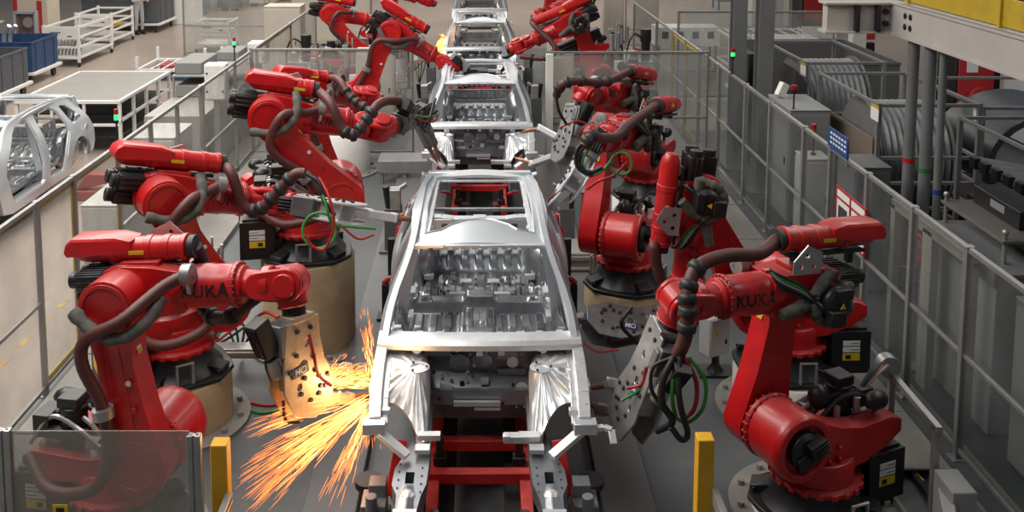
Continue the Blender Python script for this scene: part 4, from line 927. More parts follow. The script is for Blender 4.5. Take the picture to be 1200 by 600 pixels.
# ============================================================ guarding fences
def post(mb, x, y, h, w=.05): mb.box((x,y,h/2), (w,w,h)); mb.box((x,y,h+.004), (w*1.25,w*1.25,.012)); mb.box((x,y,.01), (w*2,w*2,.02))
def bay(label, a, b, h, group, fm=FRAME, cm=CLEAR, mid=.95, yellow=False, z0=.10, wide=.05, base=0., last=True):
    """one lift-out bay: near post, rails and its clear sheet"""
    a, b = Vector((*a, 0)), Vector((*b, 0)); t = thing('safety_fence', label, 'fence', a, group); d = (b-a).normalized()
    m = MB(); post(m, a.x, a.y, h, wide); m.build('post', fm, t, .004)
    if last: m = MB(); post(m, b.x, b.y, h, wide*.8); m.build('post', fm, t, .004)
    up = Vector((0,0,1))
    m = MB(); m.bar(a+up*(h-.02), b+up*(h-.02), .045, .045); m.build('top_rail', fm, t, .004)
    if mid: m = MB(); m.bar(a+up*mid, b+up*mid, .035, .035); m.build('middle_rail', fm, t, .003)
    m = MB(); m.bar(a+up*z0, b+up*z0, .04, .04); m.build('bottom_rail', fm, t, .003)
    m = MB(); m.bar(a+d*.02+up*((h+z0)/2), b-d*.02+up*((h+z0)/2), .006, h-z0-.04); m.build('clear_pane', cm, t, 0, 0)
    if yellow:
        m = MB(); n = Vector((-d.y, d.x, 0))
        for o in (n*.004,):
            for p, q, w in ((a+d*.045+up*(z0+.04), a+d*.045+up*(h-.06), .04), (b-d*.045+up*(z0+.04), b-d*.045+up*(h-.06), .04)): m.bar(p+o, q+o, .012, .045, d)
            for z in (z0+.05, h-.07): m.bar(a+up*z+o, b+up*z+o, .012, .045)
        m.split('yellow_edge_strip', YEL2, t, 0, 0)
    return t
LP = [7.0,9.05,9.9,11.15,12.3,13.4,14.6,16.65,18.3,21.65,25.0]
OrdL = ['nearest bay of the left fence, at the picture edge','second bay of the left fence, edged with a yellow strip','third bay of the left fence, yellow-edged, beside the silver shell','fourth bay of the left fence, behind the two front robots','fifth bay of the left fence, in front of the grey table end','sixth bay of the left fence, before pale cabinets','seventh bay of the left fence, by the low grey machine','eighth bay of the left fence, reaching the cross fence','ninth bay of the left fence, just past the cross fence','tenth bay of the left fence, yellow-edged and far','farthest bay of the left fence']
for i in range(len(LP)-1):
    bay('clear '+OrdL[i], (-4.21,LP[i]), (-4.21,LP[i+1]), 1.95, 'clear fence bays on the left', yellow=i in (1,2,8), mid=0 if i in (1,2) else .95, last=i == len(LP)-2, wide=.07 if i == 6 else .05)
RP = [5.4,8.0,9.05,10.15,11.25,12.2,13.65,14.95,16.65,18.2,19.4,20.75,22.65,26]
OrdR = ['nearest bay of the right fence, cut by the picture edge','second bay of the right fence, before the pale cabinet','third bay of the right fence, before the coiled red cables','fourth bay of the right fence, carrying the red-framed panel','fifth bay of the right fence, before the white cabinet with a lamp','sixth bay of the right fence, below the red beacon','seventh bay of the right fence, next to the steel columns','eighth bay of the right fence, behind the steel columns','ninth bay of the right fence, behind the cross fence end','tenth bay of the right fence, yellow-edged, nearer of two','eleventh bay of the right fence, yellow-edged, farther of two','twelfth bay of the right fence, past the yellow-edged ones','farthest bay of the right fence']
for i in range(len(RP)-1):
    bay('dim clear '+OrdR[i], (4.13,RP[i]), (4.13,RP[i+1]), 1.9, 'clear fence bays on the right', FRAME, CLEARR, wide=.065, yellow=i in (9,10), last=i == len(RP)-2)
bay('clear cross fence on the left, between the white pedestal and the far robots', (-4.15,17.62), (-1.22,17.62), 2.02, None, mid=0)
bay('clear cross fence on the right, behind the level red forearm', (1.22,17.3), (4.08,17.3), 2.02, None, mid=.82)
b = MB(); b.box((1.24,17.15,1.0), (.13,.10,2.0)); b.box((1.24,17.15,.02), (.2,.2,.04)); tag(b.build('square_post', WHITEP, None, .006), 'cream square post at the inner end of the right cross fence', 'post')
# fences out in the hall
bay('tall clear fence left of the aisle beside the white rack load', (-8.7,28.6), (-6.3,28.6), 2.1, None, mid=.9)
bay('clear fence running away behind the two white boxes, upper left', (-6.2,28.7), (-6.2,36), 2.1, None, mid=.9)
bay('far clear fence beyond the line on the right, behind the signal light', (4.5,30), (9.6,30), 2.1, None, mid=.6)
bay('far clear fence over the steel columns on the right', (4.6,22.5), (8.2,22.5), 2.1, None, mid=.7)
# smoked front sheet at lower left, with its aluminium posts
t = thing('smoked_screen', 'smoked clear sheet at lower left in front of the front-left robot', 'screen', (-2.4,5.7,0))
Ys = 5.7; a = pt(5,503,Y=Ys); c = pt(228,509,Y=Ys)
for x, h in ((a.x,a.z),(c.x,c.z)):
    m = MB(); m.box((x-.028,Ys,h/2), (.035,.05,h)); m.box((x+.022,Ys,h/2), (.035,.05,h)); m.box((x,Ys,h/2), (.05,.03,h)); m.box((x,Ys,.01), (.14,.14,.02)); m.build('post', FRAME, t, .004)
m = MB(); m.box(((a.x+c.x)/2,Ys,(a.z+.08)/2), (c.x-a.x-.06,.008,a.z-.1)); m.build('smoked_pane', CLEARF, t, 0, 0)
m = MB(); m.bar((a.x,Ys,.08), (c.x,Ys,.08), .04, .04); m.build('bottom_rail', FRAME, t, .003)
m = MB(); q = pt(71,596,Y=Ys); m.use(TRIMY); m.box((q.x,Ys-.006,q.z), (.095,.003,.06)); m.use(INK); m.box((q.x,Ys-.008,q.z-.005), (.05,.002,.03)); m.build('warning_sticker', TRIMY, t, 0, 0)
# orange square posts with aluminium handrails
for u, v, s, lab in ((258,517,1,'orange square guard post standing left of the car, by the smoked sheet'),(826,511,1,'orange square guard post standing right of the car')):
    p = pt(u, v, Y=5.9); t = thing('guard_post', lab, 'post', (p.x,5.9,0))
    m = MB(); m.box((p.x,5.9,p.z/2), (.105,.105,p.z)); m.build('column', YEL, t, .006)
    m = MB(); m.box((p.x,5.9,.01), (.2,.2,.02)); m.build('foot_plate', YEL, t, .003)
    m = MB(); zz = p.z-.34
    for dz in (0,-.05): m.bar((p.x+.06,5.86,zz+dz), (p.x+.06,4.7,zz+dz), .045, .04)
    m.build('handrail', FRAME, t, .004)

# ============================================================ things on the cell floor
def crate_box(name, label, cat, c, d, m, group=None, door=True, feet=True, lab=None, par=None):
    """sheet-metal cabinet: body, door with a seam, handle, plinth"""
    x, y, z = c; t = thing(name, label, cat, (x,y,z), group)
    b = MB(); b.box((x,y,z+d[2]/2+.03), (d[0],d[1],d[2]-.06)); b.box((x,y,z+d[2]), (d[0]+.02,d[1]+.02,.02)); b.build('cabinet_body', m, t, .008)
    b = MB(); b.box((x,y,z+.02), (d[0]-.04,d[1]-.04,.05)); b.build('plinth', BASEB, t, .003)
    if door:
        for s in ((-1,0),(0,-1)):
            b = MB()
            if s[0]: b.box((x-d[0]/2-.006,y,z+d[2]/2+.02), (.012,d[1]*.92,d[2]*.9))
            else: b.box((x,y-d[1]/2-.006,z+d[2]/2+.02), (d[0]*.92,.012,d[2]*.9))
            dr = b.build('door', m, t, .004)
            b = MB()
            if s[0]: b.box((x-d[0]/2-.02,y-d[1]*.36,z+d[2]*.55), (.02,.03,.10))
            else: b.box((x+d[0]*.36,y-d[1]/2-.02,z+d[2]*.55), (.03,.02,.10))
            b.build('door_handle', BLACK, dr, .003)
    return t
# grey box with a warning triangle on its stand, right of the car
q = pt(838,437,Z=0); t = thing('junction_box', 'pale grey box with yellow warning triangle on a black stand, behind the front-right gun', 'box', (q.x,q.y,0))
b = MB(); b.box((q.x,q.y,.02), (.36,.26,.03)); b.lathe([(.09,.03),(.04,.10),(.035,.22)], (q.x,q.y,0), (0,0,1), 16); b.build('stand', BASEB, t, .004)
rz = .5; b = MB(); b.box((q.x-.02,q.y,.42), (.26,.17,.40), rz=rz); bo = b.build('case', mat('box_grey',(.42,.42,.41),.5,0,.06,6), t, .012)
bm_ = Matrix.Translation((q.x-.02,q.y,.42)) @ Matrix.Rotation(rz,4,'Z')
b = MB().at(bm_); b.box((0,-.09,0), (.24,.012,.38)); b.use(mat('box_grey',(.42,.42,.41))); b.build('lid', MATS['box_grey'], t, .004)
b = MB().at(bm_); b.use(TRIMY); b.prism([(-.085,.02),(-.02,.02),(-.0525,.08)], -.0985, -.096); b.use(INK); b.prism([(-.062,.03),(-.045,.03),(-.0525,.065)], -.1, -.098); b.build('warning_sticker', TRIMY, bo, 0, 0)
b = MB().at(bm_); b.box((.07,-.10,-.06), (.02,.012,.05)); b.build('latch', BLACK, bo, .002)
# service units on the left, between robots two and three
def service_post(x, y, label, h=1.2, col=WHITEP):
    t = thing('service_unit', label, 'unit', (x,y,0), 'air and water service units by the robots')
    b = MB(); b.box((x,y,h/2), (.07,.07,h)); b.box((x,y,.015), (.25,.25,.03)); b.build('stand', BASEB, t, .004)
    b = MB(); b.box((x+.14,y-.05,h*.55), (.20,.16,.36)); b.build('valve_box', col, t, .01)
    b = MB(); b.cyl((x-.02,y-.08,h*.75), (x-.02,y-.08,h*.98), .055, n=14); b.cyl((x+.12,y-.06,h*.80), (x+.12,y-.06,h*1.0), .04, n=12); b.box((x+.05,y-.06,h*.78), (.28,.07,.05)); b.build('filter_bowl', mat('filter_grey',(.25,.26,.28),.4,.3,.1,6), t, .004)
    b = MB(); b.box((x-.05,y-.05,h*1.02), (.10,.08,.08)); b.cyl((x+.10,y,h), (x+.10,y,h+.22), .018, n=8); b.cyl((x+.0,y,h), (x+.0,y,h+.30), .014, n=8); b.build('fitting', STEEL, t, .003)
    for k, m in enumerate((CABLEW, CABLEG, CABLER, CABLEB)):
        b = MB(); s = .05*k; b.tube(spline([(x-.1+s,y-.10,h*.8),(x-.22+s,y-.16,h*.6),(x-.1+s,y-.2,h*.28),(x+.12+s*2,y-.12,h*.45),(x+.25,y+.02*k,.06)], 6), .013, 6); b.build('service_hose', m, t, 0, 60)
    return t
q = pt(262,300,Z=.1); service_post(-2.75,9.75,'service unit with pale valve box and looped hoses left of the tall pedestal', 1.05)
service_post(-2.45,11.6,'service unit with steel fittings behind the leaning red arm', 1.3)
service_post(-2.75,20.2,'service unit with cream box beyond the left cross fence', 1.6)
service_post(-3.3,23.0,'far service unit beyond the left cross fence, by the fence', 1.7)
service_post(2.9,21.2,'service unit with black cylinder beyond the right cross fence', 1.8)
service_post(-3.3,7.9,'service unit with hoses behind the front-left robot, on the tread plates', .6, BASEB)
b = MB(); b.box((-2.35,9.40,.30), (1.3,.16,.10)); b.box((-2.9,9.40,.14), (.08,.10,.26)); b.box((-1.9,9.40,.14), (.08,.10,.26)); b.box((-2.35,9.31,.30), (1.3,.02,.05))
tag(b.build('cable_tray', FRAME, None, .006), 'pale aluminium cable tray on short legs behind the front-left robot', 'cable tray')
b = MB(); b.box((-1.25,16.2,.36), (.9,.55,.08)); b.box((-1.25,15.95,.26), (.9,.05,.14))
for x in (-1.64,-1.25,-.86): b.box((x,15.98,.14), (.07,.07,.28)); b.box((x,16.4,.14), (.07,.07,.28))
tag(b.build('step_platform', mat('step_grey',(.24,.245,.25),.5,.2,.15,5), None, .008), 'grey step platform in front of the left cross fence', 'platform')
b = MB(); b.box((1.05,12.25,.16), (1.2,.55,.32)); b.box((1.05,11.96,.26), (1.2,.03,.06)); b.cyl((.75,11.94,.13), (1.4,11.94,.13), .03, n=8)
tag(b.build('concrete_block', CHANF, None, .012), 'low pale concrete block right of the car, behind the rust-streaked pedestal', 'block')
b = MB(); b.box((-3.35,10.5,.15), (.35,2.2,.22)); b.box((-3.53,10.5,.22), (.03,2.2,.3)); b.box((-3.1,10.2,.3), (.2,.5,.35))
tag(b.build('cable_channel', mat('channel_grey',(.33,.32,.305),.6,0,.2,4), None, .008), 'raised pale cable channel along the left fence behind the second robot', 'cable channel')
# floor pipes and cables
for k, (P, m, r, lab) in enumerate((
    ([(-3.0,6.6,.03),(-2.0,6.75,.03),(-1.42,6.72,.03)], RUB, .025, 'black pipe across the floor under the sparks'),
    ([(-2.4,9.0,.02),(-2.0,8.85,.02),(-1.75,9.05,.02),(-1.9,9.5,.02)], CABLER, .014, 'red cable lying on the floor left of the tall pedestal'),
    ([(-2.3,8.95,.02),(-2.05,8.72,.02),(-1.65,8.95,.02),(-1.7,9.45,.02)], CABLEG, .014, 'green cable lying on the floor left of the tall pedestal'),
    ([(3.35,8.1,.03),(3.5,8.5,.03),(3.62,7.7,.04),(3.6,7.2,.04)], CABLEB, .03, 'black cable bundle in the open floor channel at lower right'),
    ([(3.45,8.6,.045),(3.58,8.1,.05),(3.66,7.6,.05)], YEL2, .012, 'yellow wire in the open floor channel at lower right'))):
    b = MB(); b.tube(spline(P, 8), r, 8); tag(b.build('floor_cable', m, None, 0, 60), lab, 'cable')
# aluminium post frame with cables beside the front-right robot
t = thing('cable_stand', 'aluminium profile frame with hanging cables right of the front-right robot', 'frame', (3.42,7.3,0))
for yy in (6.95,7.75):
    b = MB(); b.box((3.42,yy,.45), (.05,.05,.9)); b.build('upright', FRAME, t, .004)
b = MB(); b.box((3.42,7.35,.9), (.05,.9,.05)); b.build('crossbar', FRAME, t, .004)
b = MB(); b.lathe([(.06,-.05),(.09,-.05),(.09,.05),(.06,.05)], (3.38,7.75,.98), (0,1,0), 18); b.build('cable_clamp', STEEL, t, .002)
for k, m in enumerate((CABLEB, CABLEB, CABLEG, CABLER, CABLEW)):
    b = MB(); b.tube(spline([(3.36+.02*k,7.78,.98),(3.2+.02*k,7.62,1.0),(2.98,7.45,.82),(2.86,7.40,.62)], 6), .02 if k < 2 else .012, 6); b.build('hanging_cable', m, t, 0, 60)
b = MB(); b.box((3.48,6.75,.35), (.18,.3,.5)); b.build('valve_box', GREYBOX, t, .01)
b = MB()
for k in range(5): b.tube(spline([(3.4,6.6+.05*k,.5),(3.3,6.35,.42-.04*k),(3.28,6.6,.22),(3.42,6.8+.04*k,.15)], 6), .018, 6)
b.build('hose_loop', CABLEW, t, 0, 60)

# ============================================================ left of the fence
# silver body shell parked outside the fence: copy of the line's body
shell = copy_thing(CAR0, (-7.45,13.15,-.36), 'bare silver car body parked outside the left fence, cut by the picture edge')
if 'group' in shell: del shell['group']
b = MB()
for s in (-1,1): b.box((-7.45+s*.45,13.6,.14), (.10,3.6,.12)); 
for y in (12.2,13.6,15.1): b.box((-7.45,y,.14), (1.1,.10,.10)); b.box((-7.0,y,.24), (.10,.10,.14)); b.box((-7.9,y,.24), (.10,.10,.14))
for sx in (-1,1):
    for y in (12.1,15.2): b.cyl((-7.45+sx*.5-.03,y,.08), (-7.45+sx*.5+.03,y,.08), .08, n=14)
tag(b.build('body_trolley', BASEB, None, .004), 'low dark trolley under the parked silver car body', 'trolley')
# big grey table
t = thing('work_table', 'long grey-topped steel table standing behind the parked car body', 'table', (-7.6,19.3,0))
b = MB(); b.box((-7.62,19.3,.98), (1.86,2.9,.03)); b.build('table_top', mat('table_grey',(.235,.225,.21),.55,0,.06,3), t, .004)
b = MB()
for s in (-1,1): b.box((-7.62+s*.95,19.3,.985), (.06,3.0,.06)); b.box((-7.62,19.3+s*1.48,.985), (1.9,.06,.06))
b.build('edge_frame', WHITEM, t, .004)
for sx in (-1,1):
    for k in range(5):
        b = MB(); b.box((-7.62+sx*.95,17.85+k*.725,.49), (.06,.06,.97)); b.build('leg', WHITEM, t, .004)
for k in range(2): b = MB(); b.box((-7.62+(-.3+.6*k),17.83,.49), (.05,.05,.97)); b.build('leg', WHITEM, t, .004)
b = MB()
for s in (-1,1): b.box((-7.62+s*.95,19.3,.62), (.06,3.0,.05)); b.box((-7.62+s*.95,19.3,.15), (.06,3.0,.05))
b.box((-7.62,17.83,.55), (1.9,.05,.05)); b.split('side_rail', WHITEM, t, .004)
b = MB(); b.box((-7.62,19.3,.30), (1.8,2.8,.03)); b.box((-7.62,19.6,.6), (1.7,2.2,.025)); b.build('lower_shelf', BASEB, t, .003)
# white low frame beyond the table
t = thing('rack_frame', 'empty white low rack frame behind the grey table', 'rack', (-6.6,21.7,0))
b = MB()
x0, x1, y0, y1 = -7.5, -6.0, 21.2, 22.6
for x, y, h in ((x0,y0,1.25),(x1,y0,1.45),(x0,y1,1.25),(x1,y1,1.25)): b.box((x,y,h/2), (.06,.06,h))
b.split('upright', WHITEM, t, .004)
b = MB()
for z in (.95,.2):
    b.box(((x0+x1)/2,y0,z), (1.5,.05,.06)); b.box(((x0+x1)/2,y1,z), (1.5,.05,.06)); b.box((x0,(y0+y1)/2,z), (.05,1.4,.06)); b.box((x1,(y0+y1)/2,z), (.05,1.4,.06))
for k in range(5): b.box((x0+.25+.25*k,(y0+y1)/2,.95), (.03,1.4,.03))
b.build('rail', WHITEM, t, .004)
# low grey machine next to the fence with two concrete-grey blocks
t = thing('grey_machine', 'low grey machine with an open shelf top beside the left fence', 'machine', (-5.2,18.2,0))
b = MB(); b.box((-5.15,18.2,.55), (1.0,4.0,1.1)); b.build('machine_body', mat('machine_grey',(.31,.30,.285),.55,0,.08,3), t, .01)
b = MB(); b.box((-5.15,18.9,1.5), (.95,2.5,.03)); b.build('shelf_top', GREYBOX, t, .003)
for x in (-5.6,-4.7):
    for y in (17.68,20.1): b = MB(); b.box((x,y,1.3), (.04,.04,.4)); b.build('shelf_post', FRAME, t, .003)
SPK = mat('speckled_grey', (.20,.20,.19), .7, 0, .55, 60)
for x, y, z, d, lab in ((-5.35,18.3,1.515,(.5,1.1,.22),'speckled grey block on the shelf top of the low grey machine'),(-5.0,19.6,1.515,(.45,.8,.18),'smaller grey block behind, on the same shelf top'),(-5.35,18.2,1.1,(.45,1.0,.22),'speckled grey block inside the open shelf of the machine')):
    b = MB(); b.box((x,y,z+d[2]/2), d); tag(b.build('foam_block', SPK, None, .02), lab, 'block')
# white control boxes and signal light by the fence
def white_box(x, y, z, d, label):
    t = thing('control_box', label, 'box', (x,y,0)); b = MB(); b.box((x,y,z+d[2]/2), d); b.build('case', WHITEM, t, .02)
    b = MB(); b.box((x,y-d[1]/2-.006,z+d[2]/2), (d[0]*.9,.012,d[2]*.92)); dr = b.build('door', WHITEM, t, .004); b = MB()
    for k in (-1,1): b.cyl((x+k*d[0]*.36,y-d[1]/2-.01,z+d[2]*.75), (x+k*d[0]*.36,y-d[1]/2-.02,z+d[2]*.75), .018, n=10); b.cyl((x+k*d[0]*.36,y-d[1]/2-.01,z+d[2]*.25), (x+k*d[0]*.36,y-d[1]/2-.02,z+d[2]*.25), .018, n=10)
    b.build('door_bolt', BLACK, dr, 0)
    b = MB(); b.box((x,y,z/2), (.10,.10,z)); b.box((x,y,.02), (.3,.3,.04)); b.build('stand', FRAME, t, .004)
white_box(-4.46,16.4,1.35,(.36,.24,.62),'white control box on a stand at the left fence, beside the small signal light')
white_box(-4.42,19.4,1.45,(.36,.4,.42),'rounded white control box farther along the left fence')
def signal(x, y, z, label, cols, r=.035):
    t = thing('signal_light', label, 'signal light', (x,y,z)); b = MB(); b.cyl((x,y,z-.25), (x,y,z), .012, n=8); b.box((x,y,z-.25), (.06,.06,.03)); b.cyl((x,y,z), (x,y,z+.04), r, n=14); b.build('stem', BLACK, t, 0)
    for k, m in enumerate(cols): b = MB(); b.lathe([(r*.95,0),(r*.95,.06),(r*.8,.065)], (x,y,z+.04+.065*k), (0,0,1), 16); b.build('lamp', m, t, 0)
GREENL = glow('green_lamp', (.03,.8,.2), 1.4); REDL = mat('red_lens', (.35,.01,.01), .3); DARKL = mat('dark_lens', (.03,.03,.03), .3)
signal(-4.21,16.65,2.20,'small red and green signal light on the left fence by the white control box',(GREENL,REDL),.03)
signal(-4.21,11.15,2.2,'red and green signal light on the left fence in front of the parked body',(GREENL,REDL),.026)
signal(4.13,15.8,2.15,'signal light with green lamp on the right fence',(GREENL,REDL))
# pale cabinets outside the left fence, seen through it
crate_box('control_cabinet','pale control cabinet behind the left fence, right of the grey table','cabinet',(-4.85,14.6,0),(.7,.9,1.25),mat('pale_cabinet',(.50,.49,.47),.5,0,.05,4))
crate_box('control_cabinet','pale control cabinet behind the left fence, above the second robot','cabinet',(-4.75,12.6,0),(.5,1.3,.95),MATS['pale_cabinet'])
b = MB(); b.prism([(-6.4,.15),(-5.75,.30),(-5.75,.42),(-6.2,.42)], 15.1, 15.25); b.box((-6.1,15.2,.08), (.6,.3,.16)); tag(b.build('red_bracket', mat('dull_red',(.30,.05,.045),.5), None, .02), 'dull red sheet part lying right of the parked silver car body', 'part')
# white panel racks and bins in the aisle
def open_bin(label, c, d, m, group, wheels=True, zb=.35, rz=0):
    x, y = c; t = thing('storage_bin', label, 'bin', (x,y,0), group); M = Matrix.Translation((x,y,0)) @ Matrix.Rotation(rz,4,'Z'); w = .03
    b = MB().at(M)
    for s in (-1,1): b.box((s*(d[0]/2-w/2),0,zb+d[2]/2), (w,d[1],d[2])); b.box((0,s*(d[1]/2-w/2),zb+d[2]/2), (d[0]-2*w,w,d[2]))
    b.box((0,0,zb+.02), (d[0]-.02,d[1]-.02,.03))
    for s in (-1,1):
        b.box((s*d[0]/2,0,zb+d[2]-.03), (.03,d[1]+.04,.05)); b.box((0,s*d[1]/2,zb+d[2]-.03), (d[0]+.04,.03,.05))
        for k in (-.35,0,.35): b.box((s*(d[0]/2+.01),k*d[1],zb+d[2]/2), (.02,.06,d[2])); b.box((k*d[0],s*(d[1]/2+.01),zb+d[2]/2), (.06,.02,d[2]))
    b.build('tub', m, t, .004)
    b = MB().at(M); b.box((0,0,zb-.06), (d[0]+.15,d[1]+.15,.07)); b.build('dolly', WHITEM, t, .006)
    for sx in (-1,1):
        for sy in (-1,1):
            b = MB().at(M); px, py = sx*(d[0]/2-.1), sy*(d[1]/2-.1); b.cyl((px-.03,py,.11), (px+.03,py,.11), .11, n=16); b.box((px,py,.22), (.08,.09,.12)); b.build('caster', BLACK, t, 0)
    return t
gb = 'blue and grey bins on dollies'
open_bin('large blue bin on a white dolly in front of the white panel rack', (-12.5,25.0), (2.6,1.5,.75), BLUE, gb)
open_bin('dark grey bin on a dolly in front of the blue bin, cut by the edge', (-11.75,22.4), (1.9,1.5,.80), GREYBIN, gb)
open_bin('blue bin at the left picture edge, nearest of the bins', (-10.75,19.6), (1.0,1.2,.62), BLUE, gb)
open_bin('grey bin on a dolly next to the person in grey coveralls', (-12.3,34.2), (2.6,1.8,.80), GREYBIN, gb)
b = MB(); P = spline([(-12.2,24.9,.45),(-12.15,24.8,1.15),(-11.95,24.7,1.45)], 5); b.tube(P, .06, 8); b.tube([p+Vector((.14,.05,0)) for p in P], .05, 8); tag(b.build('bent_strip', ALU, None, 0, 50), 'pale curved metal panel sticking out of the large blue bin', 'panel')
def panel_rack(x, y, d, label, panels=True):
    t = thing('panel_rack', label, 'rack', (x,y,0), 'white wheeled racks')
    for sx in (-1,1):
        for sy in (-1,1):
            b = MB(); b.box((x+sx*d[0]/2,y+sy*d[1]/2,d[2]/2+.12), (.07,.07,d[2])); b.split('upright', WHITEM, t, .004)
            b = MB(); b.cyl((x+sx*d[0]/2-.025,y+sy*d[1]/2,.07), (x+sx*d[0]/2+.025,y+sy*d[1]/2,.07), .07, n=12); b.build('caster', BLACK, t, 0)
    b = MB()
    for z in (.25,.55,d[2]*.78,d[2]+.05):
        b.box((x,y-d[1]/2,z), (d[0],.05,.06)); b.box((x,y+d[1]/2,z), (d[0],.05,.06)); b.box((x-d[0]/2,y,z), (.05,d[1],.06)); b.box((x+d[0]/2,y,z), (.05,d[1],.06))
    b.box((x,y,.25), (d[0],d[1],.03)); b.build('rail', WHITEM, t, .004)
    b = MB(); b.box((x,y-d[1]/2-.02,d[2]*.88), (d[0]*.98,.02,d[2]*.28)); b.use(WHITEM); pn = b.build('sign_board', WHITEM, t, .003)
    b = MB(); b.use(INK)
    for k in range(5): b.box((x-.28*d[0]+.06*k,y-d[1]/2-.032,d[2]*.92), (.045,.003,.035))
    b.box((x+.26*d[0],y-d[1]/2-.032,d[2]*.82), (.12,.003,.03)); b.build('board_mark', INK, pn, 0, 0)
    if panels:
        for k in range(9):
            q = x-d[0]*.42+k*d[0]*.105; P = spline([(q,y-d[1]*.40,.30),(q+.02,y-d[1]*.37,.5),(q+.03,y-d[1]*.2,.74),(q+.04,y+d[1]*.38,.78)], 5)
            b = MB(); b.tube(P, .03, 6); tag(b.build('pressed_sheet', FLOORST, None, 0, 50), 'pressed silver panel standing in the white wheeled rack behind the blue bin', 'panel', 'pressed panels in the white rack')
panel_rack(-11.55,28.0,(.95,2.4,1.05),'white wheeled rack of pressed panels behind the blue bin')
panel_rack(-11.9,30.9,(1.1,1.8,1.0),'white wheeled rack holding yellow pieces, behind the panel rack', False)
panel_rack(-8.0,29.6,(1.0,1.0,.85),'white rack of silver parts behind the tall clear fence', False)
b = MB(); b.box((-11.9,30.9,.62), (.9,.9,.08)); b.box((-11.7,30.7,.72), (.4,.3,.12)); tag(b.build('spare_part', YEL2, None, .02), 'yellow pieces on the rear white wheeled rack', 'part')
b = MB(); b.box((-7.6,25.2,.33), (1.5,.8,.16)); b.use(BLUE); b.box((-7.0,24.85,.25), (.7,.05,.28)); b.box((-7.6,25.2,.13), (1.3,.7,.26)); b.mats = [mat('dull_red',(.3,.05,.045)), BLUE]; b.mi = [0]*6+[1]*12
tag(b.build('flat_trolley', BLUE, None, .006), 'low blue and red flat trolley in front of the tall clear fence', 'trolley')
# column with hose cabinet
t = thing('hall_column', 'cream hall column with red edges at upper left, carrying the hose cabinet', 'column', (-13.8,30.2,0))
b = MB(); b.box((-13.75,30.3,4), (1.0,.9,8)); b.build('shaft', mat('column_cream',(.50,.44,.36),.6,0,.06,2), t, .02)
b = MB(); b.box((-14.22,29.83,1.6), (.12,.04,3.2)); b.box((-13.48,29.83,.75), (.14,.04,1.5)); b.split('red_edge', mat('red_board',(.38,.02,.02),.5), t, .003)
t = thing('hose_cabinet', 'grey-framed fire hose cabinet with a glass door on the cream column', 'cabinet', (-13.85,29.7,.2))
x, z = -13.85, .70
b = MB()
for s in (-1,1): b.box((x+s*.31,29.72,z), (.07,.22,1.0)); b.box((x,29.72,z+s*.46), (.62,.22,.08))
b.build('frame', mat('cabinet_frame_grey',(.36,.38,.41),.45,.2,.05,4), t, .006)
b = MB(); b.box((x,29.82,z), (.6,.02,.9)); b.build('back_plate', mat('cabinet_inside',(.10,.02,.02),.6), t, 0)
b = MB(); b.lathe([(.06,0),(.16,0),(.16,.06),(.06,.06)], (x+.06,29.76,z+.15), (0,-1,0), 22); b.build('hose_reel', mat('hose_white',(.45,.36,.34),.6), t, .003)
b = MB(); b.cyl((x-.12,29.72,z-.40), (x-.12,29.72,z-.12), .06, n=14); b.cyl((x+.15,29.72,z-.40), (x+.15,29.72,z-.18), .05, n=14); b.split('extinguisher', mat('red_board',(.38,.02,.02)), t, 0)
b = MB(); b.box((x,29.64,z), (.60,.01,.9)); b.build('glass_door', clear('cabinet_glass',(.3,.3,.3),.12), t, 0, 0)
t = thing('pipe_stand', 'grey pipe stand with red valve at the left picture edge by the column', 'stand', (-14.75,29.4,0))
b = MB(); b.box((-14.75,29.5,1.2), (.12,.12,2.4)); b.box((-14.85,29.5,.9), (.7,.3,.06)); b.build('stand', WHITEM, t, .005)
b = MB(); b.cyl((-14.78,29.35,.95), (-14.78,29.35,1.5), .08, n=14); b.ball((-14.78,29.35,1.52), .09, 12); b.build('valve', mat('red_board',(.38,.02,.02)), t, 0)
# machines along the upper-left edge
t = thing('parts_machine', 'cream bench machine behind the white racks, upper left', 'machine', (-12.2,36,0))
b = MB(); b.box((-12.0,36,.5), (3.2,1.2,1.0)); b.box((-12.6,35.9,1.25), (1.4,.9,.5)); b.build('machine_body', WHITEP, t, .02)
b = MB(); b.box((-12.6,35.4,1.3), (.5,.05,.25)); b.box((-11.5,35.6,1.1), (.6,.5,.2)); b.build('control_panel', BLACK, t, .01)
b = MB()
for k in range(4): b.cyl((-13.4+k*.9,35.5,0), (-13.4+k*.9,35.5,3.5), .05, n=10)
b.cyl((-13.6,35.5,2.6), (-10.4,35.5,2.6), .04, n=8); b.build('pipe_frame', FRAME, t, 0)
for x, y, d, m, lab in ((-11.9,38.5,(2.2,1.2,2.3),BLUE,'tall blue cabinet behind the person in grey coveralls'),(-10.1,40.0,(1.0,1.2,2.4),BASEB,'black upright case right of the tall blue cabinet'),(-9.2,41.5,(1.1,1.2,1.7),mat('wrapped_white',(.55,.53,.50),.4,0,.15,5),'white wrapped pallet load right of the black case'),(-8.2,43.5,(1.2,1.2,1.6),mat('cardboard',(.30,.20,.11),.8,0,.1,4),'brown cardboard stack at the top edge')):
    t = thing('pallet_load', lab, 'pallet load', (x,y,0)); b = MB(); b.box((x,y,.14+d[2]/2), d)
    for k in range(3): b.box((x,y-d[1]/2-.01,.14+d[2]*(.25+.25*k)), (d[0]*.94,.02,.02))
    b.build('load', m, t, .03)
    b = MB()
    for k in (-1,0,1): b.box((x+k*d[0]*.42,y,.06), (.12,d[1],.10)); 
    for k in range(5): b.box((x,y-d[1]*.45+k*d[1]*.225,.125), (d[0]*1.04,.10,.025))
    b.build('pallet', mat('pallet_wood',(.28,.19,.11),.8,0,.2,5), t, .004)

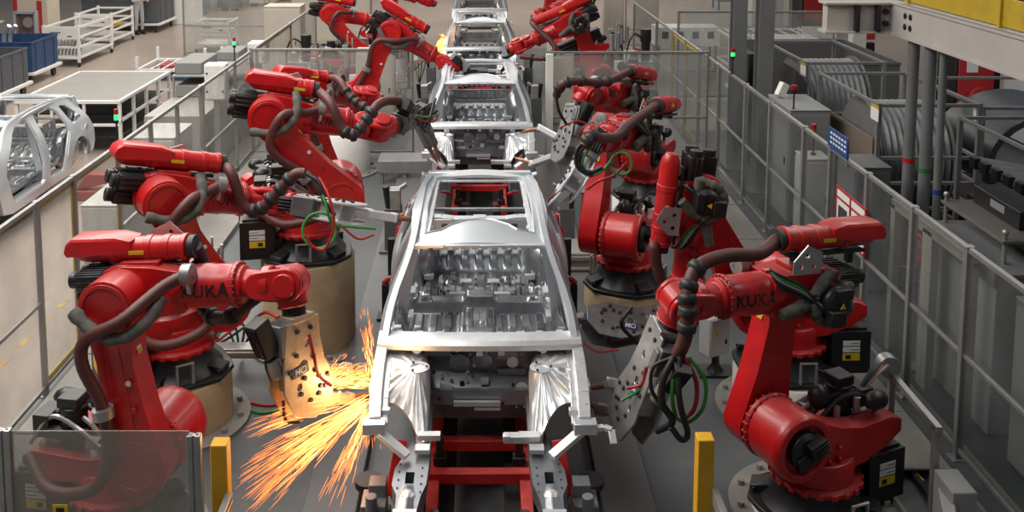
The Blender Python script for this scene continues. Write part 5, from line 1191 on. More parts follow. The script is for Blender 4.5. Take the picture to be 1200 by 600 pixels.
# ============================================================ people
def person(label, x, y, heading, suit, hair, arms, h=1.75):
    t = thing('person', label, 'person', (x,y,0)); M = Matrix.Translation((x,y,0)) @ Matrix.Rotation(heading,4,'Z') @ Matrix.Scale(h/1.75,4)
    def skin(name, V, E, m, par, lev=2):
        me = bpy.data.meshes.new(name); me.from_pydata([M @ Vector(v[:3])-Vector((x,y,0)) for v in V], E, []); o = bpy.data.objects.new(name, me); C.objects.link(o); o.parent = par; me.materials.append(m)
        s = o.modifiers.new('skin','SKIN'); s.use_smooth_shade = True
        for i, v in enumerate(V): me.skin_vertices[0].data[i].radius = (v[3], v[4] if len(v) > 4 else v[3]); me.skin_vertices[0].data[i].use_root = i == 0
        sb = o.modifiers.new('sub','SUBSURF'); sb.levels = lev; sb.render_levels = lev; return o
    V = [(0,0,.95,.155,.115),(0,0,1.15,.145,.105),(0,0,1.38,.17,.11),(0,0,1.48,.06,.06),(0,.01,1.56,.052),
         (.10,0,.90,.095),(.11,-.02,.50,.072),(.12,.02,.12,.055),(-.10,0,.90,.095),(-.11,-.02,.50,.072),(-.12,.02,.12,.055)]
    E = [(0,1),(1,2),(2,3),(3,4),(0,5),(5,6),(6,7),(0,8),(8,9),(9,10)]
    for s, (el, wr) in zip((1,-1), arms):
        n = len(V); V += [(s*.20,0,1.40,.07),(*el,.052),(*wr,.040)]; E += [(2,n),(n,n+1),(n+1,n+2)]
    body = skin('coverall', V, E, suit, t)
    sk = mat('skin',(.42,.24,.17),.55)
    V = [(0,.01,1.53,.05),(0,.0,1.60,.072,.08),(0,-.005,1.68,.078,.092),(0,.005,1.75,.05,.06)]; hd = skin('head', V, [(0,1),(1,2),(2,3)], sk, t)
    b = MB().at(M); b.ball((0,-.105,1.645), .018, 8, (.8,1,1.3)); b.ball((.08,0,1.65), .02, 8, (.5,1,1.4)); b.ball((-.08,0,1.65), .02, 8, (.5,1,1.4)); b.build('face_feature', sk, hd, 0)
    b = MB().at(M); b.use(INK)
    for s in (-1,1): b.ball((s*.032,-.09,1.665), .010, 8)
    b.box((0,-.093,1.61), (.045,.01,.008)); b.build('eyes_and_mouth', INK, hd, 0)
    b = MB().at(M); b.ball((0,.015,1.70), .098, 14, (.95,1.08,.85)); b.build('hair', hair, hd, 0)
    for s, (el, wr) in zip((1,-1), arms):
        wr = Vector(wr); d = (wr-Vector(el)).normalized(); q = d.orthogonal().normalized(); r = d.cross(q)
        V = [(*(wr),.026),(*(wr+d*.05),.032,.02),(*(wr+d*.09),.030,.016)]; E = [(0,1),(1,2)]
        for k in range(4):
            n = len(V); o = q*(.026-.0175*k); L_ = (.065,.075,.07,.055)[k]; V += [(*(wr+d*.10+o),.009),(*(wr+d*(.10+L_*.55)+o+r*.008),.008),(*(wr+d*(.10+L_)+o+r*.022),.007)]; E += [(2,n),(n,n+1),(n+1,n+2)]
        n = len(V); V += [(*(wr+d*.05+q*.036),.010),(*(wr+d*.085+q*.055+r*.012),.008)]; E += [(1,n),(n,n+1)]
        skin('hand', V, E, sk, t, 1)
    for s in (-1,1):
        b = MB().at(M); b.ball((s*.12,-.05,.055), .055, 12, (.85,2.2,.95)); b.box((s*.12,-.05,.012), (.095,.25,.024)); b.build('shoe', BLACK, t, .006)
    return t
person('person in light grey coveralls standing at the grey bin, head cut by the frame', -11.55, 33.0, .9, mat('coverall_grey',(.36,.37,.38),.85,0,.15,8), INK, (((.27,-.08,1.14),(.16,-.30,1.15)),((-.27,-.08,1.14),(-.12,-.31,1.18))))
person('person with dark hair behind the dark bin on the right, mostly hidden', 5.25, 19.2, -.6, mat('coverall_dark',(.05,.05,.06),.85,0,.15,8), INK, (((.27,0,1.12),(.24,-.18,.95)),((-.27,0,1.12),(-.24,-.18,.95))), 1.68)

# ============================================================ right of the fence
def steel_column(x, y, label, w=.26):
    t = thing('steel_column', label, 'column', (x,y,0), 'grey steel columns'); m = mat('column_grey',(.19,.195,.195),.5,.3,.12,4)
    b = MB()
    for s in (-1,1): b.box((x,y+s*w*.5,4.5), (w,.025,9)); 
    b.box((x,y,4.5), (.02,w,9)); b.build('shaft', m, t, .004)
    b = MB(); b.box((x,y,.03), (w*1.7,w*1.7,.04)); b.build('base_plate', m, t, .006)
steel_column(4.50,16.9,'left-hand grey steel column rising out of frame beyond the right fence', .24)
steel_column(4.56,15.55,'right-hand grey steel column rising out of frame beyond the right fence', .24)
# yellow-guarded walkway girder at the top right
t = thing('walkway_girder', 'cream steel girder with yellow toe board crossing the top right corner', 'girder', (5.45,9,2.9))
CREAM = mat('girder_cream',(.46,.43,.40),.5,0,.07,2)
b = MB(); b.box((5.42,8.4,3.22), (.03,8.8,.38)); b.box((5.55,8.4,3.02), (.34,8.8,.03)); b.box((5.55,8.4,3.42), (.34,8.8,.03)); b.build('web_beam', CREAM, t, .004)
b = MB(); b.box((5.05,12.9,3.22), (.95,.18,.36)); b.box((5.05,12.88,3.03), (1.05,.3,.03)); b.box((5.05,12.88,3.41), (1.05,.3,.03)); eb = b.build('end_beam', CREAM, t, .004)
b = MB(); 
for x in (4.95,5.22): b.box((x,12.76,3.22), (.05,.10,.36))
b.split('stiffener', BASEB, eb, .003)
b = MB()
for x, z in ((5.34,3.30),(5.34,3.14)): b.lathe([(.04,0),(.04,.02)], (x,12.80,z), (0,-1,0), 14)
for y, z in ((12.35,3.30),(12.35,3.16),(12.2,3.30),(12.2,3.16)): b.lathe([(.04,0),(.04,.012)], (5.404,y,z), (-1,0,0), 14)
b.into(eb, BLACK)
b = MB(); b.box((5.48,8.3,3.62), (.03,8.6,.30)); b.box((5.46,10.2,3.62), (.05,.06,.34)); b.box((5.46,12.4,3.62), (.05,.06,.34)); b.build('toe_board', YEL2, t, .004)
b = MB()
for k in range(60): b.box((6.4,4.2+k*.145,3.47), (1.7,.03,.04))
for k in range(14): b.box((5.62+k*.13,8.4,3.47), (.02,8.6,.04))
b.build('grating', BASEB, t, 0)
b = MB(); b.box((7.4,8.4,3.3), (.1,8.8,.3)); b.build('outer_beam', CREAM, t, .004)
for u, d, tape, lab in ((1063,.072,(.5,.01,.01),'thick grey pipe with red tape under the cream girder'),(1082,.075,(.03,.16,.05),'thick grey pipe with green tape under the cream girder'),(1097,.048,(.02,.06,.30),'thin grey pipe with blue tape under the cream girder')):
    yq = 5.55*FPX/(u-U0)-.35; t = thing('service_pipe', lab, 'pipe', (5.55,yq,0), 'vertical pipes under the girder')
    b = MB(); b.cyl((5.55,yq,0), (5.55,yq,3.0), d, n=18); b.build('pipe', mat('pipe_grey',(.20,.205,.205),.45,.3,.12,4), t, 0)
    b = MB(); b.lathe([(d*1.02,-.03),(d*1.04,-.03),(d*1.04,.03),(d*1.02,.03)], (5.55,yq,1.42 if u != 1097 else 1.25), (0,0,1), 18); b.build('tape_band', mat('tape_%d'%u,tape,.5), t, 0)
    b = MB(); b.lathe([(d*1.8,0),(d*1.8,.02),(d,.02)], (5.55,yq,0), (0,0,1), 18); b.build('floor_collar', FRAME, t, 0)
# grey cabinet with a red beacon
CABG = mat('cabinet_grey',(.235,.24,.235),.5,0,.05,3); CABD = mat('cabinet_dark_grey',(.15,.155,.16),.5,0,.06,4)
crate_box('electrical_cabinet','large pale grey cabinet behind the right fence, below the red beacon','cabinet',(4.78,14.45,0),(.58,1.1,1.72),CABG)
signal(4.56,13.99,1.97,'red beacon at the front corner of the large grey cabinet',(REDL,), .05)
b = MB(); b.prism([(4.95,.02),(5.15,.02),(5.15,1.80),(5.15,1.86),(4.95,2.1)], 15.2, 18.2); b.box((4.86,17.6,1.0), (.2,.9,2.0)); tag(b.build('sloped_chute', mat('hood_dark',(.035,.033,.032),.6,0,.2,6), None, .01), 'dark sloped chute behind the steel columns and the large grey cabinet', 'chute')
b = MB(); b.box((4.62,14.75,1.85), (.14,.10,.22), ry=.5, rz=.4); b.box((4.66,14.78,1.745), (.10,.10,.05)); tag(b.build('junction_case', WHITEP, None, .01), 'small tilted pale case on the grey cabinet near its far end', 'case')
crate_box('electrical_cabinet','slim white cabinet with a small signal light on top, behind the right fence','cabinet',(4.56,13.1,0),(.34,.42,1.28),mat('cabinet_white',(.52,.52,.51),.5,0,.05,4))
signal(4.56,13.1,1.55,'small signal light standing on the slim white cabinet',(mat('orange_lens',(.35,.10,.02),.3),REDL), .035)
crate_box('electrical_cabinet','squat grey cabinet behind the fence bay with the blue sign','cabinet',(4.72,11.75,0),(.42,.6,1.58),CABD)
# blue sign and red-framed panel on the fence
t = thing('blue_sign', 'small blue sign with white lines on top of the right fence', 'sign', (4.12,11.0,1.9))
b = MB(); b.box((4.1,10.98,2.02), (.015,.62,.24)); sb_ = b.build('board', TRIMB if False else mat('sign_blue',(.015,.06,.20),.5), t, .002)
b = MB()
for k in range(3):
    for j in range(6): b.box((4.09,10.74+.085*j,2.085-.055*k), (.004,.055,.025))
b.into(sb_, TRIMW)
b = MB(); b.box((4.11,10.7,1.95), (.02,.03,.3)); b.box((4.11,11.25,1.95), (.02,.03,.3)); b.build('bracket', FRAME, t, .002)
t = thing('operator_panel', 'red-framed panel with two pale windows on the right fence', 'panel', (4.06,10.5,1.2))
b = MB()
for yv, dz in ((10.05,0),(10.475,0),(10.9,0)): b.box((4.08,yv,1.28), (.02,.03,.50))
for z in (1.03,1.42,1.53): b.box((4.08,10.475,z), (.02,.88,.025))
b.build('red_frame', mat('red_board',(.38,.02,.02)), t, .002)
b = MB(); b.box((4.085,10.475,1.475), (.012,.84,.10)); b.box((4.085,10.26,1.225), (.012,.38,.37)); b.box((4.085,10.69,1.225), (.012,.38,.37)); b.build('panel_plate', TRIMW, t, 0)
b = MB(); b.box((4.075,10.26,1.24), (.01,.24,.20)); b.box((4.075,10.69,1.24), (.01,.24,.20)); b.split('screen', mat('dark_screen',(.03,.035,.04),.25), t, 0)
# hoses and red coil behind the fence, uprights
t = thing('cable_coil', 'coil of reddish cables hanging behind the third right fence bay', 'cable coil', (4.6,9.5,1))
for k in range(6):
    b = MB(); b.tube([(4.46+.02*math.cos(k),9.6+(.15+.01*k)*math.cos(a_),1.15+.04*k+(.07+.01*k)*math.sin(a_)) for a_ in [2*math.pi*q/18 for q in range(19)]], .018, 7); b.build('cable_turn', CABLER if k%2 == 0 else mat('cable_brown',(.12,.04,.03),.5), t, 0, 60)
b = MB(); b.box((4.50,9.6,.65), (.05,.05,1.3)); b.box((4.50,9.6,.02), (.2,.2,.04)); b.build('hanger_post', FRAME, t, .003)
for y0_, lab in ((9.3,'pale door frame standing behind the third right fence bay'),(8.45,'pale door frame standing behind the second right fence bay')):
    t = thing('door_frame', lab, 'frame', (4.4,y0_,0)); b = MB()
    for yy in (y0_,y0_+.75): b.box((4.4,yy,.8), (.08,.10,1.6))
    b.box((4.4,y0_+.375,1.6), (.08,.85,.10)); b.build('frame', mat('pale_frame',(.34,.32,.29),.55,0,.06,4), t, .005)
# instrument bench at the right edge
t = thing('instrument_bench', 'pale cabinet bench with a raised dark shelf at the right edge', 'bench', (5.05,9.0,0))
b = MB(); b.box((5.05,9.02,.76), (1.0,1.4,1.46)); b.build('bench_body', mat('bench_pale',(.29,.30,.29),.5,0,.06,3), t, .01)
b = MB(); b.box((5.05,9.02,1.51), (1.04,1.44,.04)); b.box((4.535,9.02,1.48), (.03,1.44,.14)); b.build('bench_top', CABD, t, .004)
b = MB(); b.box((5.16,9.12,1.74), (.92,1.2,.03)); b.build('raised_shelf', mat('shelf_brown_grey',(.11,.10,.09),.5,0,.1,4), t, .004)
for x in (4.74,5.58):
    for y in (8.56,9.68): b = MB(); b.cyl((x,y,1.52), (x,y,1.80), .02, n=10); b.ball((x,y,1.82), .032, 10); b.build('shelf_post', FRAME, t, 0)
for x, y, z, d, lab in ((5.14,9.22,1.755,(.30,.86,.18),'long black instrument case on the raised shelf at the right edge'),(5.36,8.66,1.755,(.34,.20,.16),'small black meter box on the raised shelf, nearest the camera'),(5.2,8.75,1.53,(.3,.3,.15),'small dark device under the raised shelf')):
    t = thing('instrument_case', lab, 'instrument', (x,y,z)); b = MB(); b.box((x,y,z+d[2]/2), d); b.build('case', BLACK, t, .008)
    b = MB(); b.use(mat('dial_grey',(.2,.2,.2),.4)); b.box((x-d[0]/2-.004,y-.05,z+d[2]*.6), (.008,d[1]*.3,d[2]*.4)); b.cyl((x-d[0]*.2,y-d[1]/2,z+d[2]*.5), (x-d[0]*.2,y-d[1]/2-.025,z+d[2]*.5), .022, n=10); b.cyl((x+d[0]*.15,y-d[1]/2,z+d[2]*.5), (x+d[0]*.15,y-d[1]/2-.025,z+d[2]*.5), .022, n=10); b.split('dial', MATS['dial_grey'], t, .002)
crate_box('electrical_cabinet','pale cabinet behind the nearest right fence bay, closest to the instrument bench','cabinet',(4.85,7.45,0),(.7,.9,1.5),CABG)
# cabinets close behind the nearest bays
crate_box('electrical_cabinet','tall pale cabinet close behind the nearest right fence bay','cabinet',(4.78,5.9,0),(.7,.9,1.75),CABG)
t = thing('hose_bundle', 'bundle of dark looped hoses behind the nearest right fence bay', 'hose bundle', (4.35,6.7,0))
for k in range(7):
    b = MB(); b.tube(spline([(4.35,6.35+.03*k,1.1),(4.33,6.25,.7-.03*k),(4.32+.01*k,6.5+.05*k,.25+.03*k),(4.34,6.8+.02*k,.6),(4.36,6.7,1.05)], 7), .014, 6); b.build('hose_loop', CABLEB if k%3 else YEL2, t, 0, 60)
b = MB(); b.box((4.38,6.55,1.12), (.05,.5,.10)); b.build('hanger', FRAME, t, .003)
# tube racks holding big ribbed drums
RACK = mat('rack_tube_grey',(.20,.20,.195),.5,.3,.1,5); DRUM = mat('grey_ribbed_hose',(.17,.175,.18),.45,.2,.15,8)
def tube_rack(x0, x1, y0, y1, h, label, bars=(.25,.6,.95,1.3), bm=RACK):
    t = thing('tube_rack', label, 'rack', (x0,y0,0), 'grey tube racks on the right')
    for x in (x0,x1):
        for y in (y0,y1): b = MB(); b.box((x,y,h/2), (.06,.06,h)); b.build('upright', bm, t, .004)
    for z in (*bars, h-.03):
        b = MB()
        for y in (y0,y1): b.box(((x0+x1)/2,y,z), (x1-x0,.045,.045))
        b.split('cross_rail', bm, t, .004); b = MB()
        for x in (x0,x1): b.box((x,(y0+y1)/2,z), (.045,y1-y0,.045))
        b.split('side_rail', bm, t, .004)
    b = MB(); b.box(((x0+x1)/2,(y0+y1)/2,.25), (x1-x0,y1-y0,.03)); b.build('deck', BASEB, t, .003)
    b = MB(); b.use(TRIMW); b.box((x0-.035,y0+.05,h-.14), (.006,.26,.20)); b.use(YEL2); b.box((x0-.036,y0+.05,h-.05), (.006,.26,.04)); b.build('rack_tag', TRIMW, t, 0, 0)
    return t
tube_rack(5.25,6.5,15.55,17.8,2.15,'grey tube rack behind the large grey cabinet, holding a ribbed drum')
tube_rack(5.35,6.7,12.9,15.2,2.05,'grey tube rack with brown side board, left of the vertical pipes')
tube_rack(6.3,8.6,10.2,12.6,1.95,'grey tube rack of slanted rollers behind the instrument bench', (.3,))
tube_rack(7.0,9.4,13.4,15.6,1.9,'grey tube rack holding a dark curved panel behind the pipes', (.3,))
b = MB(); b.box((5.31,14.0,1.35), (.02,2.1,.42)); tag(b.build('side_board', mat('brown_board',(.16,.13,.10),.6,0,.1,4), None, .004), 'brown board fixed to the side of the grey tube rack', 'board')
def drum(c, r, w, label, ax=(1,0,0)):
    t = thing('hose_drum', label, 'drum', (c[0],c[1],c[2]-r), 'ribbed grey drums'); prof = []
    n = 22
    for k in range(n+1): prof.append((r*(1 if k%2 else .955), -w/2+w*k/n))
    b = MB(); b.lathe([(r*.3,-w/2)]+prof+[(r*.3,w/2)], c, ax, 36); b.build('ribbed_shell', DRUM, t, 0, 25)
    b = MB(); a_ = Vector(ax); b.lathe([(r*.32,-w/2-.02),(r*1.05,-w/2-.02),(r*1.05,-w/2),(r*.32,-w/2)], c, ax, 36); b.lathe([(r*.32,w/2),(r*1.05,w/2),(r*1.05,w/2+.02),(r*.32,w/2+.02)], c, ax, 36); b.split('end_ring', RACK, t, 0)
drum((5.9,16.6,1.16), .85, 1.0, 'large ribbed grey drum in the rack behind the grey cabinet')
drum((6.1,14.1,1.05), .78, 1.0, 'ribbed grey drum in the rack with the brown side board')
# vertical dark bars in the second rack, slanted rollers, curved panel
for k in range(14):
    b = MB(); b.cyl((5.42,13.05+k*.15,.27), (5.42,13.05+k*.15,1.12), .035, n=10); tag(b.build('black_bar', BLACK, None, 0), 'upright black bar in the lower part of the rack with the brown board', 'bar', 'black bars in the tube rack')
SIL = mat('roller_silver',(.28,.29,.30),.35,.6,.15,6)
for j in range(2):
    for k in range(8):
        a_ = Vector((6.35,10.35+k*.27,1.42-.5*j)); c_ = Vector((8.5,10.35+k*.27,1.02-.5*j)); t = thing('conveyor_roller', 'slanted silver roller in the rack behind the instrument bench, '+('upper' if j == 0 else 'lower')+' row', 'roller', a_, ('upper' if j == 0 else 'lower')+' row of slanted rollers')
        b = MB(); b.cyl(a_, c_, .085, n=16); b.build('tube', SIL, t, 0)
        b = MB(); d_ = (c_-a_).normalized(); b.cyl(a_-d_*.05, a_, .05, n=12); b.box(a_-d_*.02, (.08,.14,.14)); b.build('bearing', BLACK, t, .004)
b = MB(); rings = []
for k in range(15):
    a_ = R(200-k*13); c_ = Vector((8.2+1.0*math.cos(a_), 14.3, 1.0+.75*math.sin(a_))); n_ = Vector((math.cos(a_),0,math.sin(a_)))
    rings.append([c_+n_*.05+Vector((0,-.8,0)), c_+n_*.05+Vector((0,.8,0)), c_-n_*.05+Vector((0,.8,0)), c_-n_*.05+Vector((0,-.8,0))])
b.loft(rings); tag(b.build('curved_cover', mat('dark_cover',(.045,.05,.06),.3,0,.1,5), None, .01), 'dark curved cover lying in the rack behind the vertical pipes', 'cover')
# long bins with blue and red trays
t = open_bin('large dark bin holding blue and red trays, right of the steel columns', (7.0,20.6), (2.6,3.0,1.0), mat('bin_olive',(.10,.10,.095),.6,0,.1,5), None, zb=.5)
for x, y, d, m, lab in ((6.7,21.1,(1.4,1.4,.5),BLUE,'blue tray inside the large dark bin'),(7.2,19.98,(1.1,.7,.62),mat('tray_red',(.14,.02,.025),.5),'dark red tray inside the large dark bin'),(7.2,19.37,(1.2,.42,.5),mat('tray_navy',(.012,.022,.06),.5),'navy tray at the front of the large dark bin')):
    b = MB(); w = .03; zb = .55
    for s in (-1,1): b.box((x+s*(d[0]/2-w/2),y,zb+d[2]/2), (w,d[1],d[2])); b.box((x,y+s*(d[1]/2-w/2),zb+d[2]/2), (d[0]-2*w,w,d[2]))
    b.box((x,y,zb+.25), (d[0]-.02,d[1]-.02,.03)); tag(b.build('tray', m, None, .004), lab, 'tray')
b = MB()
for k in range(3): b.tube(spline([(6.75+.15*k,20.05,1.20),(7.0+.14*k,19.95,1.27),(7.2+.1*k,20.0,1.20)], 4), .035, 6)
tag(b.build('metal_bracket', ALU, None, 0, 50), 'pale metal brackets lying on the dark red tray', 'bracket')
# machines along the aisle at the right
t = thing('white_cabinet_row', 'row of pale grey cabinets under the girder at the right edge', 'cabinet', (10.5,16,0))
for k in range(5):
    b = MB(); b.box((10.6,13.2+k*1.25,.95), (.8,1.22,1.6)); dr = b.build('cabinet_module', mat('module_grey',(.40,.41,.41),.5,0,.04,3), t, .01)
b = MB(); b.box((10.6,15.7,.08), (.7,6.2,.16)); b.build('plinth', BASEB, t, .004)
t = thing('welding_machine', 'red and black machine standing left of the pale cabinet row', 'machine', (9.9,19.6,0))
b = MB(); b.box((9.9,19.6,.9), (.9,.8,1.7)); b.box((9.9,19.5,.06), (1.0,.9,.12)); b.build('machine_body', BLACK, t, .02)
b = MB(); b.box((9.85,19.18,1.1), (.7,.05,1.0)); b.lathe([(.10,0),(.2,0),(.2,.08),(.10,.08)], (9.9,19.15,.8), (0,-1,0), 18); b.build('red_front', mat('red_board',(.38,.02,.02)), t, .01)
b = MB(); b.box((9.75,19.14,1.4), (.22,.02,.22)); b.build('display', TRIMW, t, .002)
t = thing('hazard_post', 'white post with red and black hazard bands by the right aisle', 'post', (9.2,23.5,0))
b = MB(); b.box((9.15,23.5,.9), (.35,.3,1.8)); b.build('post', WHITEM, t, .01)
b = MB(); b.use(BLACK)
for k in range(4): b.use(BLACK if k%2 else YEL2); b.box((9.40,23.42,.25+.28*k), (.2,.2,.27))
b.use(mat('red_board',(.38,.02,.02))); b.box((9.40,23.42,1.55), (.2,.2,.5)); b.build('hazard_band', BLACK, t, .003)
t = thing('exit_sign', 'small green and yellow sign beyond the vertical pipes', 'sign', (9.6,21.5,0)); b = MB(); b.box((10.05,21.5,1.25), (.3,.05,.35)); b.build('board', mat('sign_green',(.03,.30,.08),.5), t, .003); b = MB(); b.box((10.1,21.46,1.25), (.14,.03,.28)); b.build('yellow_field', mat('sign_yellow',(.6,.5,.05),.5), t, 0); b = MB(); b.box((10.05,21.55,.6), (.06,.06,1.2)); b.build('post', FRAME, t, .003)
for x, y, m1, lab in ((10.0,34.5,WHITEM,'pale machine with round port at the far right aisle'),(11.4,33.5,mat('red_board',(.38,.02,.02)),'red-fronted dark machine at the far right aisle')):
    t = thing('power_source', lab, 'machine', (x,y,0)); b = MB(); b.box((x,y,.95), (1.1,1.4,1.7)); b.build('machine_body', BASEB if m1 is not WHITEM else WHITEM, t, .03); b = MB(); b.box((x-.1,y-.72,1.1), (.75,.05,1.2)); b.lathe([(.15,0),(.25,0),(.25,.06),(.15,.06)], (x,y-.74,.8), (0,-1,0), 20); b.build('front_panel', m1, t, .01); b = MB(); b.box((x,y,.05), (1.2,1.5,.1)); b.build('base', BASEB, t, .004)
t = thing('stool_rack', 'blue tube frame trolley at the far right aisle', 'trolley', (10.6,40,0)); b = MB()
for sx in (-.9,.9):
    for sy in (-.5,.5): b.cyl((10.6+sx,40+sy,0), (10.6+sx,40+sy,1.2), .04, n=8)
for z in (.4,1.2):
    for s in (-1,1): b.cyl((9.7,40+s*.5,z), (11.5,40+s*.5,z), .04, n=8); b.cyl((10.6+s*.9,39.5,z), (10.6+s*.9,40.5,z), .04, n=8)
b.build('frame', BLUE, t, 0); b = MB(); b.box((11.9,39.8,.9), (.8,.1,1.0)); b.build('yellow_panel', YEL2, t, .01)
t = thing('white_rack', 'white tube rack on the pale aisle beyond the dark bin', 'rack', (7.2,25.5,0)); b = MB()
for x in (6.4,8.6):
    for y in (24.8,26.2): b.box((x,y,.6), (.06,.06,1.2))
for z in (.4,1.15):
    for y in (24.8,26.2): b.box((7.5,y,z), (2.2,.05,.05))
    for x in (6.4,8.6): b.box((x,25.5,z), (.05,1.4,.05))
for k in range(6): b.box((6.6+.35*k,25.5,1.15), (.03,1.4,.03))
b.build('frame', WHITEM, t, .004); b = MB(); b.box((8.7,24.9,1.25), (.9,.04,.3)); b.build('board', WHITEM, t, .004)
# pale benches and boxes beyond the right fence
for x, y, d, lab in ((5.6,26.5,(1.7,.8,.45),'low white bench module with dark slots beyond the right fence'),(7.4,23.5,(1.4,.8,.6),'white boxed unit behind the steel columns')):
    t = thing('bench_module', lab, 'module', (x,y,0)); b = MB(); b.box((x,y,.75+d[2]/2), d); b.box((x,y,.72), (d[0]+.06,d[1]+.06,.05)); b.build('case', WHITEM, t, .01); b = MB()
    for k in range(4): b.box((x-d[0]*.36+k*d[0]*.24,y-d[1]/2-.006,.75+d[2]*.55), (d[0]*.10,.012,d[2]*.42))
    b.build('slot', BLACK, t, 0); b = MB()
    for sx in (-1,1):
        for sy in (-1,1): b.box((x+sx*d[0]*.45,y+sy*d[1]*.42,.36), (.06,.06,.72))
    b.build('leg', FRAME, t, .003)
# far fixtures among the robots, cream boards and columns
BRD = mat('cream_board',(.46,.42,.36),.55,0,.06,3)
for x, y, d, lab in ((-2.05,19.2,(.75,.35,1.75),'cream cabinet behind the left cross fence, beside the white pedestal'),(-3.4,26.5,(.9,.5,2.3),'cream cabinet at the top, left of the far robots'),(3.3,24.2,(.5,.5,2.3),'cream cabinet behind the right-hand far robots'),(-4.9,24.5,(.9,.7,2.0),'pale cabinet beyond the left fence, far end'),(1.7,20.2,(.5,.4,1.5),'cream cabinet between the right cross fence and the far robots'),(-5.2,31,(1.4,.8,2.4),'white cabinet at the top left behind the clear fences'),(5.6,33,(.8,.8,2.6),'pale cabinet far beyond the right fence')):
    crate_box('control_cabinet', lab, 'cabinet', (x,y,0), d, BRD)
for x, y, h, lab in ((-3.75,20.3,1.5,'tip dresser on a cream stand beyond the left cross fence'),(-2.5,22.3,1.5,'tip dresser on a cream stand left of the third car body'),(3.2,19.4,1.7,'tip dresser on a cream stand beyond the right cross fence')):
    t = thing('tip_dresser', lab, 'machine', (x,y,0)); b = MB(); b.box((x,y,h*.42), (.22,.2,h*.84)); b.box((x,y,.02), (.5,.5,.04)); b.build('stand', WHITEP, t, .006)
    b = MB(); b.box((x,y,h*.86), (.5,.34,.05)); b.box((x-.12,y-.05,h*.94), (.14,.14,.2)); b.build('mounting_plate', STEEL, t, .004)
    b = MB(); b.cyl((x+.12,y,h*.88), (x+.12,y,h*1.1), .09, n=16); b.cyl((x+.12,y,h*1.1), (x+.12,y,h*1.25), .11, n=16); b.build('motor', BLACK, t, .004)
    b = MB(); b.bar((x-.1,y,h*1.02), (x+.35,y-.1,h*.95), .05, .04); b.build('swing_arm', mat('dull_red',(.3,.05,.045)), t, .004)
    for k in range(3): b = MB(); b.tube(spline([(x+.1,y,h*1.1),(x-.15,y-.12-.03*k,h*1.2),(x-.28,y-.1,h*.9),(x-.1,y-.1,h*.5)], 6), .016, 6); b.build('service_hose', CABLEB, t, 0, 60)
for x, y, h, lab in ((-3.2,19.0,1.55,'service unit just past the left cross fence'),(-2.0,20.7,1.5,'service unit beside the third car body, left'),(-1.75,23.9,1.6,'service unit left of the farthest car body'),(1.95,24.6,1.6,'service unit right of the farthest car body'),(3.35,22.9,1.7,'service unit at the far end of the right fence'),(2.2,16.4,1.2,'service unit in front of the right cross fence')): service_post(x, y, lab, h)
# clamping fixtures standing beside the far bodies
for s in (-1,1):
    for y in (12.7,19.6,23.0):
        t = thing('clamp_fixture', ('left' if s < 0 else 'right')+'-hand grey clamp fixture '+{12.7:'at the front of the second car body',19.6:'at the front of the third car body',23.0:'beside the third car body'}[y], 'fixture', (s*1.15,y,.1))
        b = MB(); b.box((s*1.15,y,.4), (.22,.26,.6)); b.box((s*1.15,y,.12), (.36,.36,.04)); b.build('column', mat('stand_grey',(.10,.105,.11)), t, .008)
        b = MB(); b.box((s*1.12,y-.02,.82), (.14,.2,.26)); b.bar((s*1.1,y,.92), (s*.97,y+.03,.99), .06, .05); b.build('clamp_arm', STEEL, t, .006)
        b = MB(); b.cyl((s*1.2,y-.08,.7), (s*1.24,y-.1,1.0), .045, n=12); b.build('air_cylinder', BLACK, t, .004)
        b = MB(); b.tube(spline([(s*.98,y+.1,.62),(s*.90,y+.12,.74),(s*.84,y+.1,.66),(s*.80,y+.08,.72)], 5), .028, 8); b.build('red_hook', REDF, t, 0, 60)
for s, y, lab in ((-1,10.6,'small red hook clamp left of the car roof rear'),(1,10.6,'small red hook clamp right of the car roof rear'),(-1,11.35,'tall red hook clamp left of the gap between the first two bodies'),(1,11.35,'tall red hook clamp right of the gap between the first two bodies')):
    t = thing('hook_clamp', lab, 'clamp', (s*1.05,y,.1)); tall = y > 11; z0 = .75 if tall else .5
    b = MB(); b.box((s*1.05,y,z0/2+.05), (.09,.09,z0-.1)); b.box((s*1.05,y,.115), (.2,.2,.03)); b.build('stand', BASEB, t, .004)
    b = MB(); 
    P = [(s*1.08,y,z0),(s*1.0,y,z0+.06),(s*.92,y,z0+.02),(s*.86,y,z0-.05)] if not tall else [(s*.98,y,z0-.1),(s*.97,y,z0+.1),(s*.93,y,z0+.16),(s*.93,y,z0+.30)]
    b.tube(spline(P, 5), .032, 8); b.build('red_hook', REDF, t, 0, 60)

# ============================================================ welding sparks
random.seed(11)
SPK1 = glow('spark_orange', (1.0,.28,.05), 1.3); SPK2 = glow('spark_hot', (1.0,.46,.14), 2.6)
b = MB(); S0 = pt(437,468,Y=6.9); S1 = pt(428,440,Y=6.75)
def streak(A, B_, sag, t0, t1, r, m):
    b.use(m); P = []
    for k in range(5):
        t_ = t0+(t1-t0)*k/4; p = A.lerp(B_, t_); p.z += sag*4*t_*(1-t_); P.append(p)
    b.tube(P, [r*.5,r,r,r*.8,r*.25], 4)
def rp(poly):   # random pixel in a quad
    s_, t_ = random.random(), random.random(); (a0,b0,c0,d0) = poly
    x = (a0[0]*(1-s_)+b0[0]*s_)*(1-t_)+(d0[0]*(1-s_)+c0[0]*s_)*t_; y = (a0[1]*(1-s_)+b0[1]*s_)*(1-t_)+(d0[1]*(1-s_)+c0[1]*s_)*t_
    return x, y
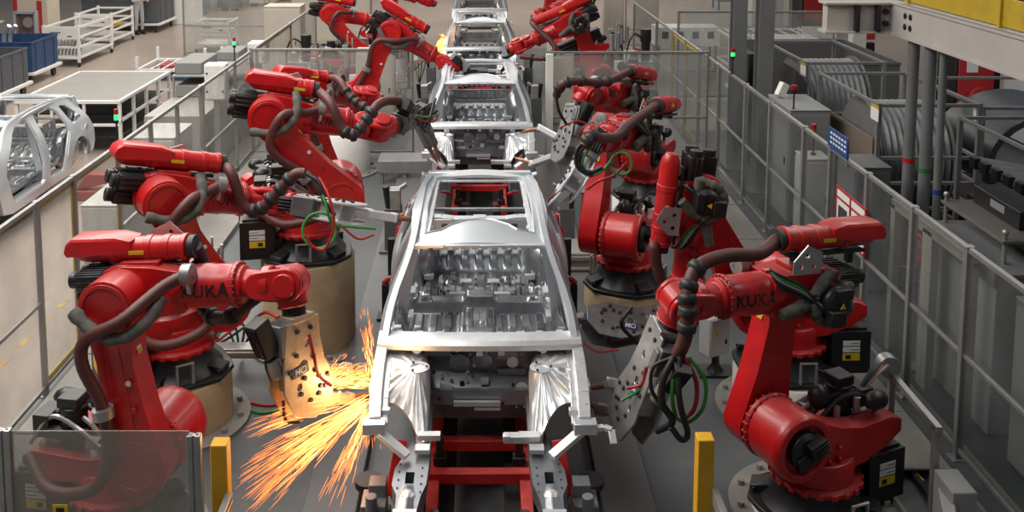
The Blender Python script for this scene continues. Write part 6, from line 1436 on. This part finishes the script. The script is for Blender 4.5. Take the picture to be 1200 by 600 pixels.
fans = [(380, S0, ((275,560),(285,600),(330,600),(300,520)), (6.05,6.6), .02, (.02,.98), .10, .26),
        (120, S0, ((360,600),(395,610),(425,560),(400,540)), (6.1,6.6), .01, (.05,.9), .10, .24),
        (110, S0, ((280,500),(290,520),(330,500),(320,480)), (6.3,6.9), .05, (.3,.95), .12, .25),
        (170, pt(385,450,Y=6.75), ((425,425),(440,445),(438,460),(430,440)), (6.7,6.95), .0, (.0,1.0), .12, .3),
        (110, pt(380,452,Y=6.75), ((395,405),(440,430),(436,440),(390,430)), (6.6,6.9), .03, (.1,1.0), .12, .25),
        (120, pt(436,450,Y=6.9), ((418,360),(432,352),(438,380),(424,390)), (6.7,6.95), .0, (.05,1.0), .06, .14),
        (70, S0, ((425,540),(450,530),(442,500),(430,500)), (6.6,6.9), .0, (.1,1.0), .08, .2)]
for n, A, poly, yr, sag, tr, l0, l1 in fans:
    for k in range(n):
        u, v = rp(poly); B_ = pt(u, v, Y=random.uniform(*yr)); a_ = A+Vector((random.gauss(0,.02),random.gauss(0,.03),random.gauss(0,.02)))
        t0 = tr[0]+(tr[1]-tr[0]-.1)*random.random()**1.1; t1 = min(1.02, t0+random.uniform(l0,l1))
        hot = random.random() > t0*1.1+.15
        streak(a_, B_, sag*random.uniform(.3,1.4), t0, t1, random.uniform(.0010,.0020)*(1.2 if hot else 1), SPK2 if hot else SPK1)
for c_, r_ in ((S0,.016),(pt(418,452,Y=6.8),.014),(pt(398,460,Y=6.75),.012)): b.use(SPK2); b.ball(c_, r_, 8)
sp = b.build('welding_sparks', SPK1, None, 0, 0)
tag(sp, 'shower of orange sparks flying down-left from the front corner of the car', 'sparks', None, 'stuff')
def spark_lamp(p, e, r=.06):
    l = bpy.data.lights.new('spark_glow','POINT'); l.energy = e; l.color = (1.0,.55,.22); l.shadow_soft_size = r; o = bpy.data.objects.new('spark_glow', l); C.objects.link(o); o.location = p
spark_lamp(pt(425,458,Y=6.70), 15); spark_lamp(pt(360,520,Y=6.45), 10)
b = MB()
SB = pt(520,45,Y=22.5)
for k in range(90):
    a_ = SB+Vector((random.gauss(0,.05),0,random.gauss(0,.05))); u, v = rp(((505,75),(518,82),(522,40),(512,40))); streak(a_, pt(u,v,Y=22.2), .02, random.uniform(0,.6), random.uniform(.65,1.0), .006, SPK2 if k%2 else SPK1)
sp = b.build('welding_sparks', SPK1, None, 0, 0); tag(sp, 'small burst of sparks at the left pillar of the third car body', 'sparks', None, 'stuff')
spark_lamp(SB+Vector((0,-.3,0)), 10)
